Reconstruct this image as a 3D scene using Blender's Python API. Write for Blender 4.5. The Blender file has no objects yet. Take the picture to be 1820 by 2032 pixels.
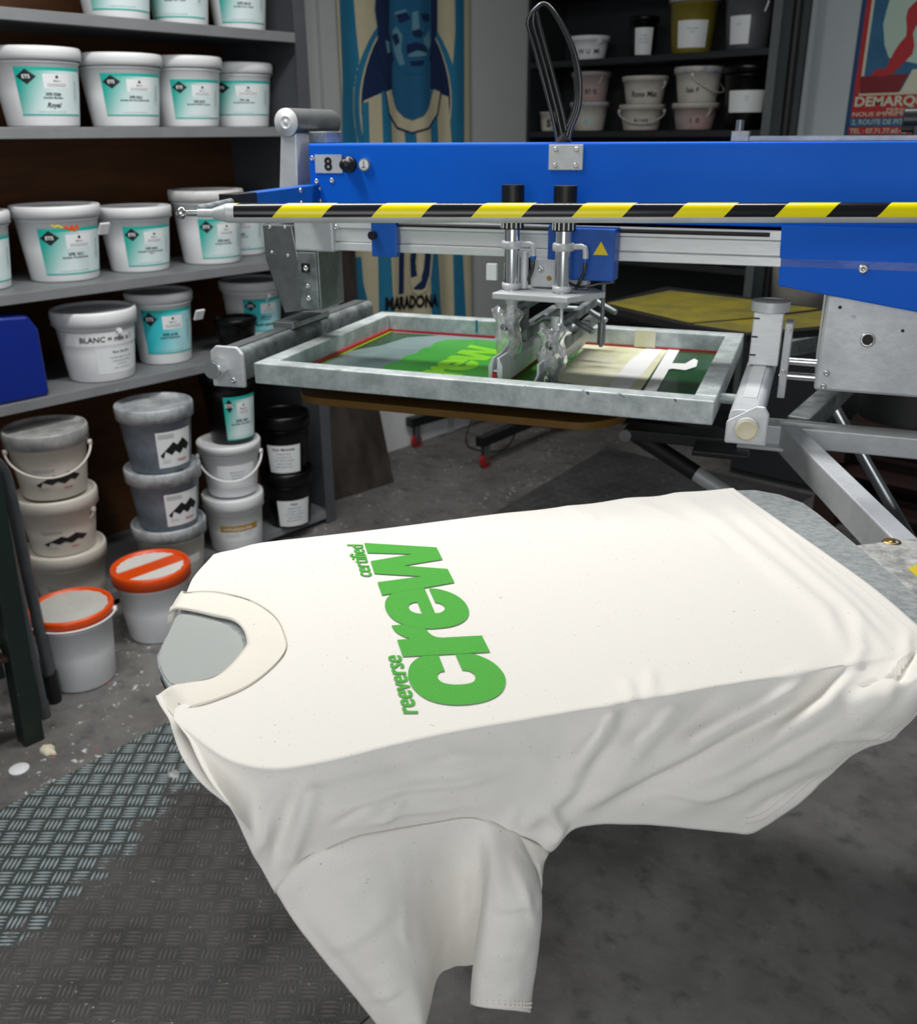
import bpy, bmesh, math, random
from mathutils import Vector, Matrix, noise
from mathutils.geometry import tessellate_polygon
sc = bpy.context.scene
COL = sc.collection
random.seed(7)
# ------------------------------------------------------------------ camera, world, lights, exposure
R_ = Vector((0.7521, 0.6590, -0.0069)); U_ = Vector((-0.2433, 0.2873, 0.9264)); F_ = Vector((-0.6125, 0.6951, -0.3764))
CAM = Vector((2.9575, -2.5214, 1.6)); FPX = 1850.0
cd = bpy.data.cameras.new('camera'); cam = bpy.data.objects.new('camera', cd); COL.objects.link(cam)
m = Matrix.Identity(4)
for i in range(3):
    m[i][0] = R_[i]; m[i][1] = U_[i]; m[i][2] = -F_[i]; m[i][3] = CAM[i]
cam.matrix_world = m
cd.sensor_width = 36; cd.sensor_fit = 'AUTO'; cd.lens = FPX * 36 / 2032; cd.clip_start = .02
cd.dof.use_dof = True; cd.dof.focus_distance = 1.12; cd.dof.aperture_fstop = 8.0
sc.camera = cam
sc.view_settings.view_transform = 'Standard'; sc.view_settings.look = 'None'
sc.view_settings.exposure = 0.0; sc.view_settings.gamma = 1.0; sc.view_settings.use_curve_mapping = False
w = bpy.data.worlds.new('world'); sc.world = w; w.use_nodes = True
w.node_tree.nodes['Background'].inputs[0].default_value = (.8, .9, 1, 1)
w.node_tree.nodes['Background'].inputs[1].default_value = .05
def area(name, loc, size, power, rot=(0, 0, 0), col=(1, .98, .95)):
    l = bpy.data.lights.new(name, 'AREA'); l.shape = 'RECTANGLE'; l.size = size[0]; l.size_y = size[1]; l.energy = power; l.color = col
    o = bpy.data.objects.new(name, l); COL.objects.link(o); o.location = loc; o.rotation_euler = rot
    return o
# ceiling tube fittings (outside the frame) and a broad fill light added behind the camera to brighten the near faces
area('tube_light', (1.65, -.65, 2.85), (1.5, .14), 35, (0, 0, math.radians(20)))
area('tube_light', (1.15, -1.7, 2.85), (.14, 1.5), 34)
area('fill_light', (4.1, -4.3, 1.9), (2.4, 2.0), 46, (math.radians(80), 0, math.radians(42)), (.97, .97, 1))

# ------------------------------------------------------------------ helpers
def ray(x, y): return F_ + R_ * ((x - 910) / FPX) - U_ * ((y - 1016) / FPX)
def onz(x, y, z):
    d = ray(x, y); return CAM + d * ((z - CAM.z) / d.z)
def onplane(x, y, p0, n):
    d = ray(x, y); return CAM + d * ((Vector(p0) - CAM).dot(n) / d.dot(n))
def topix(P):
    v = Vector(P) - CAM; k = v.dot(F_); return (910 + FPX * v.dot(R_) / k, 1016 - FPX * v.dot(U_) / k)
def lin(c):
    if isinstance(c, str):
        c = c.lstrip('#'); c = [int(c[i:i + 2], 16) / 255 for i in (0, 2, 4)]
    return tuple((v / 12.92 if v <= .04045 else ((v + .055) / 1.055) ** 2.4) for v in c) + (1,)
def pset(o, label=None, cat=None, group=None, kind=None):
    if label: o['label'] = label
    if cat: o['category'] = cat
    if group: o['group'] = group
    if kind: o['kind'] = kind
    return o
def thing(name, label, cat, loc=(0, 0, 0), rz=0, group=None, rot=None):
    o = bpy.data.objects.new(name, None); COL.objects.link(o); o.location = loc
    o.rotation_euler = rot if rot else (0, 0, rz); o.empty_display_size = .05
    return pset(o, label, cat, group)
class MB:
    """collects shapes of one part"""
    def __init__(s): s.v = []; s.f = []; s.m = []; s.sm = []
    def add(s, vs, fs, mi=0, smooth=False, M=None):
        b = len(s.v)
        for p in vs:
            p = Vector(p); s.v.append(tuple(M @ p if M else p))
        for f in fs:
            s.f.append([b + i for i in f]); s.m.append(mi); s.sm.append(smooth)
        return s
    def box(s, x0, x1, y0, y1, z0, z1, mi=0, M=None):
        vs = [(x, y, z) for x in (x0, x1) for y in (y0, y1) for z in (z0, z1)]
        return s.add(vs, [(0, 1, 3, 2), (4, 6, 7, 5), (0, 4, 5, 1), (2, 3, 7, 6), (0, 2, 6, 4), (1, 5, 7, 3)], mi, False, M)
    def prism(s, poly, a, b, axis='z', mi=0, M=None):
        def mk(p, t): return {'z': (p[0], p[1], t), 'y': (p[0], t, p[1]), 'x': (t, p[0], p[1])}[axis]
        n = len(poly); vs = [mk(p, a) for p in poly] + [mk(p, b) for p in poly]
        return s.add(vs, [list(range(n))[::-1], list(range(n, 2 * n))] + [(i, (i + 1) % n, n + (i + 1) % n, n + i) for i in range(n)], mi, False, M)
    def cyl(s, p0, p1, r0, r1=None, n=24, mi=0, caps=True, M=None):
        r1 = r0 if r1 is None else r1
        p0 = Vector(p0); p1 = Vector(p1); d = (p1 - p0).normalized()
        a = d.orthogonal().normalized(); b = d.cross(a)
        vs = []
        for p, r in ((p0, r0), (p1, r1)):
            for i in range(n):
                t = 2 * math.pi * i / n; vs.append(p + a * (r * math.cos(t)) + b * (r * math.sin(t)))
        s.add(vs, [(i, (i + 1) % n, n + (i + 1) % n, n + i) for i in range(n)], mi, True, M)
        if caps: s.add(vs, [list(range(n))[::-1], list(range(n, 2 * n))], mi, False, M)
        return s
    def lathe(s, prof, n=48, mi=0, c=(0, 0, 0), M=None):
        vs = []; k = len(prof)
        for i in range(n):
            t = 2 * math.pi * i / n
            for r, z in prof: vs.append((c[0] + r * math.cos(t), c[1] + r * math.sin(t), c[2] + z))
        fs = []
        for i in range(n):
            j = (i + 1) % n
            for q in range(k - 1):
                fs.append((i * k + q, j * k + q, j * k + q + 1, i * k + q + 1))
        s.add(vs, fs, mi, True, M)
        return s
    def tube(s, pts, r, n=10, mi=0, closed=False, M=None, flat=1.0):
        pts = [Vector(p) for p in pts]; k = len(pts); vs = []
        a = None
        for i, p in enumerate(pts):
            d = (pts[min(i + 1, k - 1)] - pts[max(i - 1, 0)]).normalized()
            a = d.orthogonal().normalized() if a is None else (a - d * a.dot(d)).normalized()
            b = d.cross(a); rr = r[i] if isinstance(r, (list, tuple)) else r
            for j in range(n):
                t = 2 * math.pi * j / n; vs.append(p + a * (rr * math.cos(t)) + b * (rr * math.sin(t) * flat))
        fs = [(i * n + j, i * n + (j + 1) % n, (i + 1) * n + (j + 1) % n, (i + 1) * n + j) for i in range(k - 1) for j in range(n)]
        s.add(vs, fs, mi, True, M); s.add(vs, [list(range(n))[::-1], list(range((k - 1) * n, k * n))], mi, False, M)
        return s
    def grid(s, rows, mi=0, smooth=True):
        k = len(rows[0]); vs = [p for r in rows for p in r]
        return s.add(vs, [(i * k + j, i * k + j + 1, (i + 1) * k + j + 1, (i + 1) * k + j) for i in range(len(rows) - 1) for j in range(k - 1)], mi, smooth)
    def build(s, name, mats, parent=None, bevel=0, label=None, seg=2, weld=False, auto=40):
        me = bpy.data.meshes.new(name); me.from_pydata(s.v, [], s.f)
        if not isinstance(mats, (list, tuple)): mats = [mats]
        for q in mats: me.materials.append(q)
        me.polygons.foreach_set('material_index', s.m); me.polygons.foreach_set('use_smooth', s.sm)
        bm = bmesh.new(); bm.from_mesh(me)
        bmesh.ops.remove_doubles(bm, verts=bm.verts, dist=1e-6) if weld else None
        bm.normal_update(); bm.to_mesh(me); bm.free(); me.update()
        o = bpy.data.objects.new(name, me); COL.objects.link(o)
        if parent: o.parent = parent
        if bevel:
            b = o.modifiers.new('bevel', 'BEVEL'); b.width = bevel; b.segments = seg; b.limit_method = 'ANGLE'; b.angle_limit = math.radians(auto)
        if label: o['label'] = label
        return o
def catmull(P, n):
    """smooth resample of a list of vectors to n points by parameter"""
    P = [Vector(p) for p in P]; k = len(P) - 1; out = []
    for i in range(n):
        t = i / (n - 1) * k; j = min(int(t), k - 1); u = t - j
        p0 = P[j - 1] if j else P[0] * 2 - P[1]; p1 = P[j]; p2 = P[j + 1]; p3 = P[j + 2] if j + 2 <= k else P[k] * 2 - P[k - 1]
        out.append(.5 * ((2 * p1) + (p2 - p0) * u + (2 * p0 - 5 * p1 + 4 * p2 - p3) * u * u + (-p0 + 3 * p1 - 3 * p2 + p3) * u ** 3))
    return out
def arclen(P, n, closed=False):
    P = [Vector(p) for p in P]
    if closed: P = P + [P[0]]
    L = [0]
    for a, b in zip(P, P[1:]): L.append(L[-1] + (b - a).length)
    out = []; j = 0
    cnt = n if not closed else n + 1
    for i in range(n):
        t = L[-1] * i / (cnt - 1)
        while j < len(P) - 2 and L[j + 1] < t: j += 1
        out.append(P[j].lerp(P[j + 1], (t - L[j]) / max(1e-9, L[j + 1] - L[j])))
    return out
# text outlines from Blender's built-in font -> (verts, faces, width)
_tc = {}
def text2d(s, off=0.0, shear=0.0, space=1.0):
    key = (s, off, shear, space)
    if key in _tc: return _tc[key]
    cu = bpy.data.curves.new('t', 'FONT'); cu.body = s; cu.size = 1; cu.offset = off; cu.shear = shear; cu.space_character = space; cu.resolution_u = 3
    o = bpy.data.objects.new('t', cu); COL.objects.link(o)
    dg = bpy.context.evaluated_depsgraph_get(); me = bpy.data.meshes.new_from_object(o.evaluated_get(dg))
    vs = [(v.co.x, v.co.y) for v in me.vertices]; fs = [list(p.vertices) for p in me.polygons]
    bpy.data.objects.remove(o); bpy.data.curves.remove(cu); bpy.data.meshes.remove(me)
    x0 = min((v[0] for v in vs), default=0); x1 = max((v[0] for v in vs), default=1)
    vs = [(v[0] - x0, v[1]) for v in vs]
    _tc[key] = (vs, fs, x1 - x0); return _tc[key]

# ------------------------------------------------------------------ materials
def mat(name, col, rough=.5, metal=0.0, var=0.0, vscale=8, bump=0.0, bscale=60, spec=.5, col2=None, coat=0, trans=0, specks=None, alpha=1, stretch=None, sss=0, sheen=0):
    M = bpy.data.materials.new(name); M.use_nodes = True; N = M.node_tree.nodes; L = M.node_tree.links
    b = N['Principled BSDF']; c = lin(col)
    b.inputs['Base Color'].default_value = c; b.inputs['Roughness'].default_value = rough; b.inputs['Metallic'].default_value = metal
    b.inputs['Specular IOR Level'].default_value = spec; b.inputs['Coat Weight'].default_value = coat
    b.inputs['Transmission Weight'].default_value = trans; b.inputs['Sheen Weight'].default_value = sheen
    if alpha < 1: b.inputs['Alpha'].default_value = alpha
    tc = N.new('ShaderNodeTexCoord'); mp = N.new('ShaderNodeMapping'); L.new(tc.outputs['Object'], mp.inputs[0])
    if stretch: mp.inputs['Scale'].default_value = stretch
    out = None
    if var or col2:
        n = N.new('ShaderNodeTexNoise'); n.inputs['Scale'].default_value = vscale; n.inputs['Detail'].default_value = 6; n.inputs['Roughness'].default_value = .65
        L.new(mp.outputs[0], n.inputs['Vector'])
        r = N.new('ShaderNodeValToRGB'); r.color_ramp.elements[0].position = .38; r.color_ramp.elements[1].position = .64
        d = lin(col2) if col2 else tuple(v * (1 - var) for v in c[:3]) + (1,)
        r.color_ramp.elements[0].color = d; r.color_ramp.elements[1].color = c
        L.new(n.outputs['Fac'], r.inputs[0]); out = r.outputs[0]
        rr = N.new('ShaderNodeMapRange'); rr.inputs['To Min'].default_value = min(1, rough + .12); rr.inputs['To Max'].default_value = max(.03, rough - .08)
        L.new(n.outputs['Fac'], rr.inputs[0]); L.new(rr.outputs[0], b.inputs['Roughness'])
    if specks:   # (colour, scale, threshold)
        for sc_, ss, th in specks:
            vv = N.new('ShaderNodeTexNoise'); vv.inputs['Scale'].default_value = ss; vv.inputs['Detail'].default_value = 3
            L.new(tc.outputs['Object'], vv.inputs['Vector'])
            r = N.new('ShaderNodeValToRGB'); r.color_ramp.elements[0].position = th; r.color_ramp.elements[1].position = th + .02
            r.color_ramp.elements[0].color = (0, 0, 0, 1); r.color_ramp.elements[1].color = (1, 1, 1, 1)
            L.new(vv.outputs['Fac'], r.inputs[0])
            mx = N.new('ShaderNodeMix'); mx.data_type = 'RGBA'; L.new(r.outputs[0], mx.inputs[0])
            if out is not None: L.new(out, mx.inputs[6])
            else: mx.inputs[6].default_value = c
            mx.inputs[7].default_value = lin(sc_); out = mx.outputs[2]
    if out is not None: L.new(out, b.inputs['Base Color'])
    if bump:
        n2 = N.new('ShaderNodeTexNoise'); n2.inputs['Scale'].default_value = bscale; n2.inputs['Detail'].default_value = 4
        L.new(mp.outputs[0], n2.inputs['Vector']); bp = N.new('ShaderNodeBump'); bp.inputs['Strength'].default_value = bump; bp.inputs['Distance'].default_value = .002
        L.new(n2.outputs['Fac'], bp.inputs['Height']); L.new(bp.outputs[0], b.inputs['Normal'])
    return M
K = {}
K['blue'] = mat('blue_paint', '#0063dc', .5, 0, .08, 3, spec=.2, specks=[('#9fc4ee', 42, .80)])
K['blue2'] = mat('blue_paint_worn', '#0a58b8', .4, 0, .2, 20, specks=[('#d5dde6', 60, .76)])
K['alu'] = mat('cast_aluminium', '#d2d6d8', .42, .25, .18, 14, .25, 90)
K['alu_l'] = mat('anodised_aluminium', '#e2e5e6', .4, .3, .08, 30, stretch=(1, 8, 8))
K['alu_d'] = mat('worn_dull_aluminium', '#9aa2a4', .5, .6, .35, 22, .3, 120, col2='#69706f')
K['steel'] = mat('zinc_steel', '#8d9192', .38, .8, .3, 18, .2, 140)
K['galv'] = mat('galvanised_frame', '#c3cbcc', .46, .25, .3, 30, .25, 120, col2='#9fa9a8', specks=[('#5c6564', 34, .72)])
K['chrome'] = mat('polished_chrome', '#e4e6e6', .12, 1)
K['bolt'] = mat('zinc_bolt', '#d7d8d6', .25, .9)
K['brass'] = mat('brass', '#b98d3a', .3, 1)
K['black'] = mat('black_plastic', '#15171a', .35, 0, .2, 12)
K['rubber'] = mat('black_rubber', '#0d0d0e', .55)
K['white'] = mat('white_plastic', '#e8eaec', .36, 0, .06, 4, spec=.45)
K['whitedirty'] = mat('ink_smeared_white_plastic', '#dfe0de', .4, 0, .2, 9, specks=[('#2e3134', 26, .66), ('#8b8f92', 14, .62)])
K['greyinked'] = mat('grey_inked_plastic', '#5a6570', .4, 0, 0, 5, col2='#7c8792', specks=[('#c6cacd', 9, .66)])
K['cream'] = mat('cream_plastic', '#cfcac0', .42, 0, .1, 5)
K['lidgrey'] = mat('smeared_grey_lid', '#c3c7ca', .38, 0, .3, 10, col2='#7d8388', specks=[('#25282b', 12, .66)])
K['lidcream'] = mat('smeared_cream_lid', '#cbcac5', .4, 0, .3, 7, col2='#8a8c8c', specks=[('#2b2d30', 11, .66)])
K['orange'] = mat('orange_lid', '#e8500a', .35, 0, .06, 10)
K['ink_w'] = mat('white_ink', '#e6e6e2', .3, 0, .08, 12)
K['ink_g'] = mat('greyish_white_ink_film', '#c9c9c3', .35, 0, .15, 9)
K['blackp'] = mat('glossy_black_pail', '#050506', .3, 0, spec=.35)
K['teal'] = mat('teal_print', '#14a79b', .5)
K['lblk'] = mat('label_black_print', '#101214', .5)
K['lgry'] = mat('label_small_print', '#6f7f84', .5)
K['lwht'] = mat('label_paper', '#dfe3e4', .5)
K['lred'] = mat('label_red_print', '#c0343a', .5)
K['lgold'] = mat('label_gold_band', '#a9802a', .45)
K['tape'] = mat('cream_masking_tape', '#dcd6ba', .6, 0, .08, 12)
K['shelf'] = mat('grey_shelf_enamel', '#7d8083', .45, .05, .15, 6, specks=[('#b9bcbc', 30, .76), ('#2b2c2e', 40, .78)])
K['shelf_d'] = mat('dark_grey_shelf_enamel', '#505358', .5, .1, .15, 6)
K['wood'] = mat('brown_hardboard', '#5a3512', .7, 0, .35, 3, stretch=(1, 1, 6))
K['wallw'] = mat('white_painted_wall', '#c4c8c8', .8, 0, .05, 2)
K['wallb'] = mat('pale_blue_grey_wall', '#b9c2c6', .8, 0, .05, 2)
K['ceil'] = mat('ceiling_paint', '#d8d8d4', .9)
K['dshelf'] = mat('dark_steel_shelving', '#2a2c2f', .5, .2, .2, 5)
K['gshelf'] = mat('grey_green_steel_panel', '#5b6262', .55, .1, .1, 5)
K['brownplate'] = mat('rusty_brown_sheet', '#5e5650', .5, .5, .3, 6, col2='#3a332e', stretch=(1, 1, .4))
K['green_leg'] = mat('dark_green_paint', '#1d2b26', .42, .1, .25, 12, specks=[('#a5aba6', 34, .74)])
K['tube_g'] = mat('dark_grey_tube', '#6b7074', .3, .6, .2, 12)
K['red'] = mat('red_caster', '#9a1f22', .4)
K['blue_can'] = mat('blue_jerrycan_plastic', '#0a2580', .35, 0, .08, 6)
K['yellow_p'] = mat('yellow_pallet_adhesive', '#776d12', .6, 0, .35, 7, col2='#55501f')
K['mustard'] = mat('mustard_board', '#6a4a08', .6, 0, .2, 6)
K['greymat'] = mat('grey_pallet_rubber', '#a9aeae', .7, 0, .15, 90, .6, 400, col2='#8a9092', stretch=(1, 1.6, 1))
K['greypad'] = mat('grey_pallet_pad', '#a3a9a6', .5, 0, .05, 5)
K['lint'] = mat('white_lint_crust', '#c9cbc7', .9, 0, .4, 45, 1.0, 200, col2='#8b8c8a')
K['palletwood'] = mat('orange_brown_pallet_wood', '#2c140a', .7, 0, .3, 8)
K['hose'] = mat('black_pneumatic_hose', '#1d1f20', .22, 0, spec=.8)
K['clear'] = mat('crumpled_clear_film', '#f4f6f6', .06, 0, trans=.78, spec=1.0, bump=.9, bscale=70)
def nodes(name):
    M = bpy.data.materials.new(name); M.use_nodes = True
    return M, M.node_tree.nodes, M.node_tree.links, M.node_tree.nodes['Principled BSDF']
class NT:
    """small expression helper for math nodes"""
    def __init__(s, N, L): s.N = N; s.L = L
    def m(s, op, *a):
        n = s.N.new('ShaderNodeMath'); n.operation = op
        for i, v in enumerate(a):
            if isinstance(v, (int, float)): n.inputs[i].default_value = v
            else: s.L.new(v, n.inputs[i])
        return n.outputs[0]
    def mix(s, f, a, b):
        n = s.N.new('ShaderNodeMix'); n.data_type = 'RGBA'
        for i, v in ((0, f), (6, a), (7, b)):
            if isinstance(v, (int, float)): n.inputs[i].default_value = v
            elif isinstance(v, (tuple, str)): n.inputs[i].default_value = lin(v) if isinstance(v, str) else v
            else: s.L.new(v, n.inputs[i])
        return n.outputs[2]
    def noise(s, vec, scale, detail=4, rough=.6):
        n = s.N.new('ShaderNodeTexNoise'); n.inputs['Scale'].default_value = scale; n.inputs['Detail'].default_value = detail; n.inputs['Roughness'].default_value = rough
        s.L.new(vec, n.inputs['Vector']); return n.outputs['Fac']
    def ramp(s, v, a, b):
        n = s.N.new('ShaderNodeMapRange'); n.interpolation_type = 'SMOOTHSTEP'; s.L.new(v, n.inputs[0]); n.inputs[1].default_value = a; n.inputs[2].default_value = b; return n.outputs[0]
# --- cotton jersey
def jersey(name, col, rib=False):
    M, N, L, b = nodes(name); T = NT(N, L); tc = N.new('ShaderNodeTexCoord'); o = tc.outputs['Object']
    f = T.ramp(T.noise(o, 260, 2), .70, .76); f2 = T.ramp(T.noise(o, 900, 1), .3, .8)
    c = T.mix(T.m('MULTIPLY', f, .55), col, '#8b8274'); c = T.mix(T.m('MULTIPLY', f2, .10), c, '#b9b3a6')
    L.new(c, b.inputs['Base Color']); b.inputs['Roughness'].default_value = .92; b.inputs['Sheen Weight'].default_value = .15; b.inputs['Specular IOR Level'].default_value = .15
    h = T.noise(o, 900, 2)
    if rib:
        uv = N.new('ShaderNodeSeparateXYZ'); L.new(tc.outputs['UV'], uv.inputs[0])
        h = T.m('ADD', T.m('MULTIPLY', T.m('SINE', T.m('MULTIPLY', uv.outputs[0], 900)), .35), h)
    bp = N.new('ShaderNodeBump'); bp.inputs['Strength'].default_value = .35; bp.inputs['Distance'].default_value = .0008
    L.new(h, bp.inputs['Height']); L.new(bp.outputs[0], b.inputs['Normal']); return M
K['jersey'] = jersey('natural_cotton_jersey', '#f4f1ea'); K['rib'] = jersey('natural_cotton_rib', '#f5f0e4', True)
K['stitch'] = mat('cotton_stitching', '#f4efe2', .8); K['seam'] = mat('jersey_seam_line', '#d3ccbd', .9)
K['print'] = mat('green_screen_ink', '#3cb01c', .6, 0, .12, 500, .4, 700)
# --- concrete floor with spilt paint
def floor_mat():
    M, N, L, b = nodes('worn_workshop_floor'); T = NT(N, L); tc = N.new('ShaderNodeTexCoord'); o = tc.outputs['Object']
    sp = N.new('ShaderNodeSeparateXYZ'); L.new(o, sp.inputs[0])
    a = T.ramp(T.noise(o, 2.2, 8, .7), .3, .7); c = T.mix(a, '#585654', '#7f7e7c')
    c = T.mix(T.m('MULTIPLY', T.ramp(T.noise(o, 14, 6), .5, .75), .6), c, '#2c2b2c')
    # paint spills near the shelving and bench
    z = T.m('SUBTRACT', 1, T.ramp(sp.outputs[0], .75, 1.1)); z2 = T.m('ADD', T.m('MULTIPLY', z, .9), .08)
    c = T.mix(T.m('MULTIPLY', T.ramp(T.noise(o, 9, 5), .52, .7), T.m('MULTIPLY', z, .6)), c, '#6d6560')
    c = T.mix(T.m('MULTIPLY', T.ramp(T.m('ADD', T.noise(o, 30, 5, .75), T.m('MULTIPLY', T.noise(o, 4, 2), .25)), .74, .79), z2), c, '#d5d6d6')
    v = N.new('ShaderNodeVectorMath'); v.operation = 'ADD'; L.new(o, v.inputs[0]); v.inputs[1].default_value = (7, 3, 0)
    c = T.mix(T.m('MULTIPLY', T.ramp(T.noise(v.outputs[0], 30, 3), .68, .71), z2), c, '#b6485e')
    v3 = N.new('ShaderNodeVectorMath'); v3.operation = 'ADD'; L.new(o, v3.inputs[0]); v3.inputs[1].default_value = (17, 9, 0)
    c = T.mix(T.m('MULTIPLY', T.ramp(T.noise(v3.outputs[0], 22, 2), .71, .74), z2), c, '#7f9b4a')
    L.new(c, b.inputs['Base Color']); b.inputs['Roughness'].default_value = .6
    bp = N.new('ShaderNodeBump'); bp.inputs['Strength'].default_value = .4; bp.inputs['Distance'].default_value = .003
    L.new(T.noise(o, 60, 5), bp.inputs['Height']); L.new(bp.outputs[0], b.inputs['Normal']); return M
K['floor'] = floor_mat()
# --- five-bar tread plate, pattern in the plate's own x / y
def tread_mat(name, worn, dark):
    M, N, L, b = nodes(name); T = NT(N, L); tc = N.new('ShaderNodeTexCoord'); o = tc.outputs['Object']
    mp = N.new('ShaderNodeMapping'); mp.inputs['Rotation'].default_value = (0, 0, math.radians(-41.4)); L.new(o, mp.inputs[0])
    sp = N.new('ShaderNodeSeparateXYZ'); L.new(mp.outputs[0], sp.inputs[0]); C = .0445
    u = T.m('DIVIDE', sp.outputs[0], C); v = T.m('DIVIDE', sp.outputs[1], C)
    iu = T.m('FLOOR', u); iv = T.m('FLOOR', v); fu = T.m('SUBTRACT', u, iu); fv = T.m('SUBTRACT', v, iv)
    par = T.m('FLOORED_MODULO', T.m('ADD', iu, iv), 2)
    def sel(a, c): return T.m('ADD', T.m('MULTIPLY', par, a), T.m('MULTIPLY', T.m('SUBTRACT', 1, par), c))
    along = sel(fu, fv); across = sel(fv, fu)
    w_ = T.m('MULTIPLY', T.m('SUBTRACT', across, .5), 4 / .92)      # four bars
    d = T.m('ABSOLUTE', T.m('SUBTRACT', T.m('SUBTRACT', w_, T.m('FLOOR', w_)), .5))
    lens = T.m('SUBTRACT', 1, T.m('POWER', T.m('MULTIPLY', T.m('ABSOLUTE', T.m('SUBTRACT', along, .5)), 2.12), 2))
    inr = T.m('LESS_THAN', T.m('ABSOLUTE', w_), 1.999)
    bar = T.m('MULTIPLY', T.ramp(T.m('SUBTRACT', T.m('MULTIPLY', lens, .33), d), -.05, .08), inr)
    grime = T.noise(o, 3.1, 7, .7); s0 = N.new('ShaderNodeSeparateXYZ'); L.new(o, s0.inputs[0])
    # wear: the strip by the plate's long edge is walked clean, the rest is caked with grime
    edge = T.m('ADD', T.m('ADD', s0.outputs[0], T.m('MULTIPLY', s0.outputs[1], .3)), T.m('MULTIPLY', T.noise(o, 8, 8, .75), .42))
    clean = T.m('SUBTRACT', 1, T.ramp(edge, worn, worn + .035)); clean = T.m('MULTIPLY', clean, T.ramp(T.noise(o, 40, 4), .2, .4))
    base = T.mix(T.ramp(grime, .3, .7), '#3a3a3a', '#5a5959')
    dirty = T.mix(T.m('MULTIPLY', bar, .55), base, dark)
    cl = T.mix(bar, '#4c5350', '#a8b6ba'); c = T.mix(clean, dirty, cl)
    c = T.mix(T.ramp(T.noise(o, 75, 4, .75), .66, .70), c, '#c3c4c3')
    c = T.mix(T.m('MULTIPLY', T.ramp(T.noise(o, 13, 2), .74, .8), .7), c, '#7d5a34')
    L.new(c, b.inputs['Base Color']); b.inputs['Roughness'].default_value = .5; L.new(T.m('MULTIPLY', clean, .35), b.inputs['Metallic'])
    bp = N.new('ShaderNodeBump'); bp.inputs['Strength'].default_value = .8; bp.inputs['Distance'].default_value = .002
    L.new(T.m('ADD', bar, T.m('MULTIPLY', T.noise(o, 120, 4), .5)), bp.inputs['Height']); L.new(bp.outputs[0], b.inputs['Normal']); return M
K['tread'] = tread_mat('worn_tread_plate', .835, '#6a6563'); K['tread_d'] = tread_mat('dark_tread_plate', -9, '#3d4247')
# --- yellow / black warning tape wound round a tube whose axis is local x
def hazard():
    M, N, L, b = nodes('warning_tape'); T = NT(N, L); tc = N.new('ShaderNodeTexCoord'); sp = N.new('ShaderNodeSeparateXYZ'); L.new(tc.outputs['Object'], sp.inputs[0])
    ang = T.m('ARCTAN2', sp.outputs[2], T.m('MULTIPLY', sp.outputs[1], -1))
    t = T.m('DIVIDE', T.m('SUBTRACT', sp.outputs[0], T.m('MULTIPLY', ang, .013)), .1475)
    f = T.m('SUBTRACT', t, T.m('FLOOR', t)); y = T.m('GREATER_THAN', f, .5)
    L.new(T.mix(y, '#101114', '#fff000'), b.inputs['Base Color']); b.inputs['Roughness'].default_value = .22
    return M
K['hazard'] = hazard()
# --- label paper with a teal to white gradient printed across (generated from UV)
def gradlabel(name, a, bcol, bias=.0):
    M, N, L, b = nodes(name); T = NT(N, L); tc = N.new('ShaderNodeTexCoord'); sp = N.new('ShaderNodeSeparateXYZ'); L.new(tc.outputs['UV'], sp.inputs[0])
    d = T.m('ADD', T.m('MULTIPLY', sp.outputs[0], .9), T.m('MULTIPLY', T.m('SUBTRACT', 1, sp.outputs[1]), .35))
    L.new(T.mix(T.ramp(d, .12 + bias, .66 + bias), a, bcol), b.inputs['Base Color']); b.inputs['Roughness'].default_value = .45; return M
K['grad'] = gradlabel('teal_gradient_label', '#12aa9c', '#cfdfe0'); K['grad_b'] = gradlabel('aqua_gradient_label', '#2cb9c2', '#a9dbe2', .25)
# --- screen mesh with emulsion
K['emul'] = mat('dark_green_emulsion', '#0f4a22', .25, 0, .15, 6, coat=.3)
K['mesh_grey'] = mat('grey_screen_mesh', '#7d9494', .3, 0, .1, 5, coat=.3)
K['ink_green'] = mat('wet_green_ink', '#3f9a35', .3, 0, .12, 10)
K['ink_lime'] = mat('lime_open_stencil', '#7cc81c', .35, 0, .1, 20)
K['tape_white'] = mat('translucent_white_tape', '#e4e4cf', .4, 0, .12, 7, col2='#c9c9a4')
K['tape_w2'] = mat('white_tape_strip', '#e6e8e8', .4)
K['redglue'] = mat('red_glue_line', '#c01f2c', .4)
K['flagc'] = mat('cream_flag_cloth', '#c9c1a2', .9, 0, .08, 5); K['flagb'] = mat('sky_blue_flag_print', '#22789c', .9, 0, .1, 9)
K['flagn'] = mat('navy_flag_print', '#08244f', .9); K['flagm'] = mat('mid_blue_flag_print', '#1b5f86', .9); K['flagl'] = mat('pale_blue_flag_print', '#5f8fa2', .9)
K['p_blue'] = mat('poster_navy', '#17406e', .6); K['p_red'] = mat('poster_red', '#b3232a', .6); K['p_cream'] = mat('poster_cream', '#cfd3ba', .6)
K['p_dred'] = mat('poster_dark_red', '#7c1420', .6); K['p_teal'] = mat('poster_pale_green', '#b5cfc0', .6); K['p_mid'] = mat('poster_mid_blue', '#2c6a94', .6, 0, .2, 6)

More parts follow.
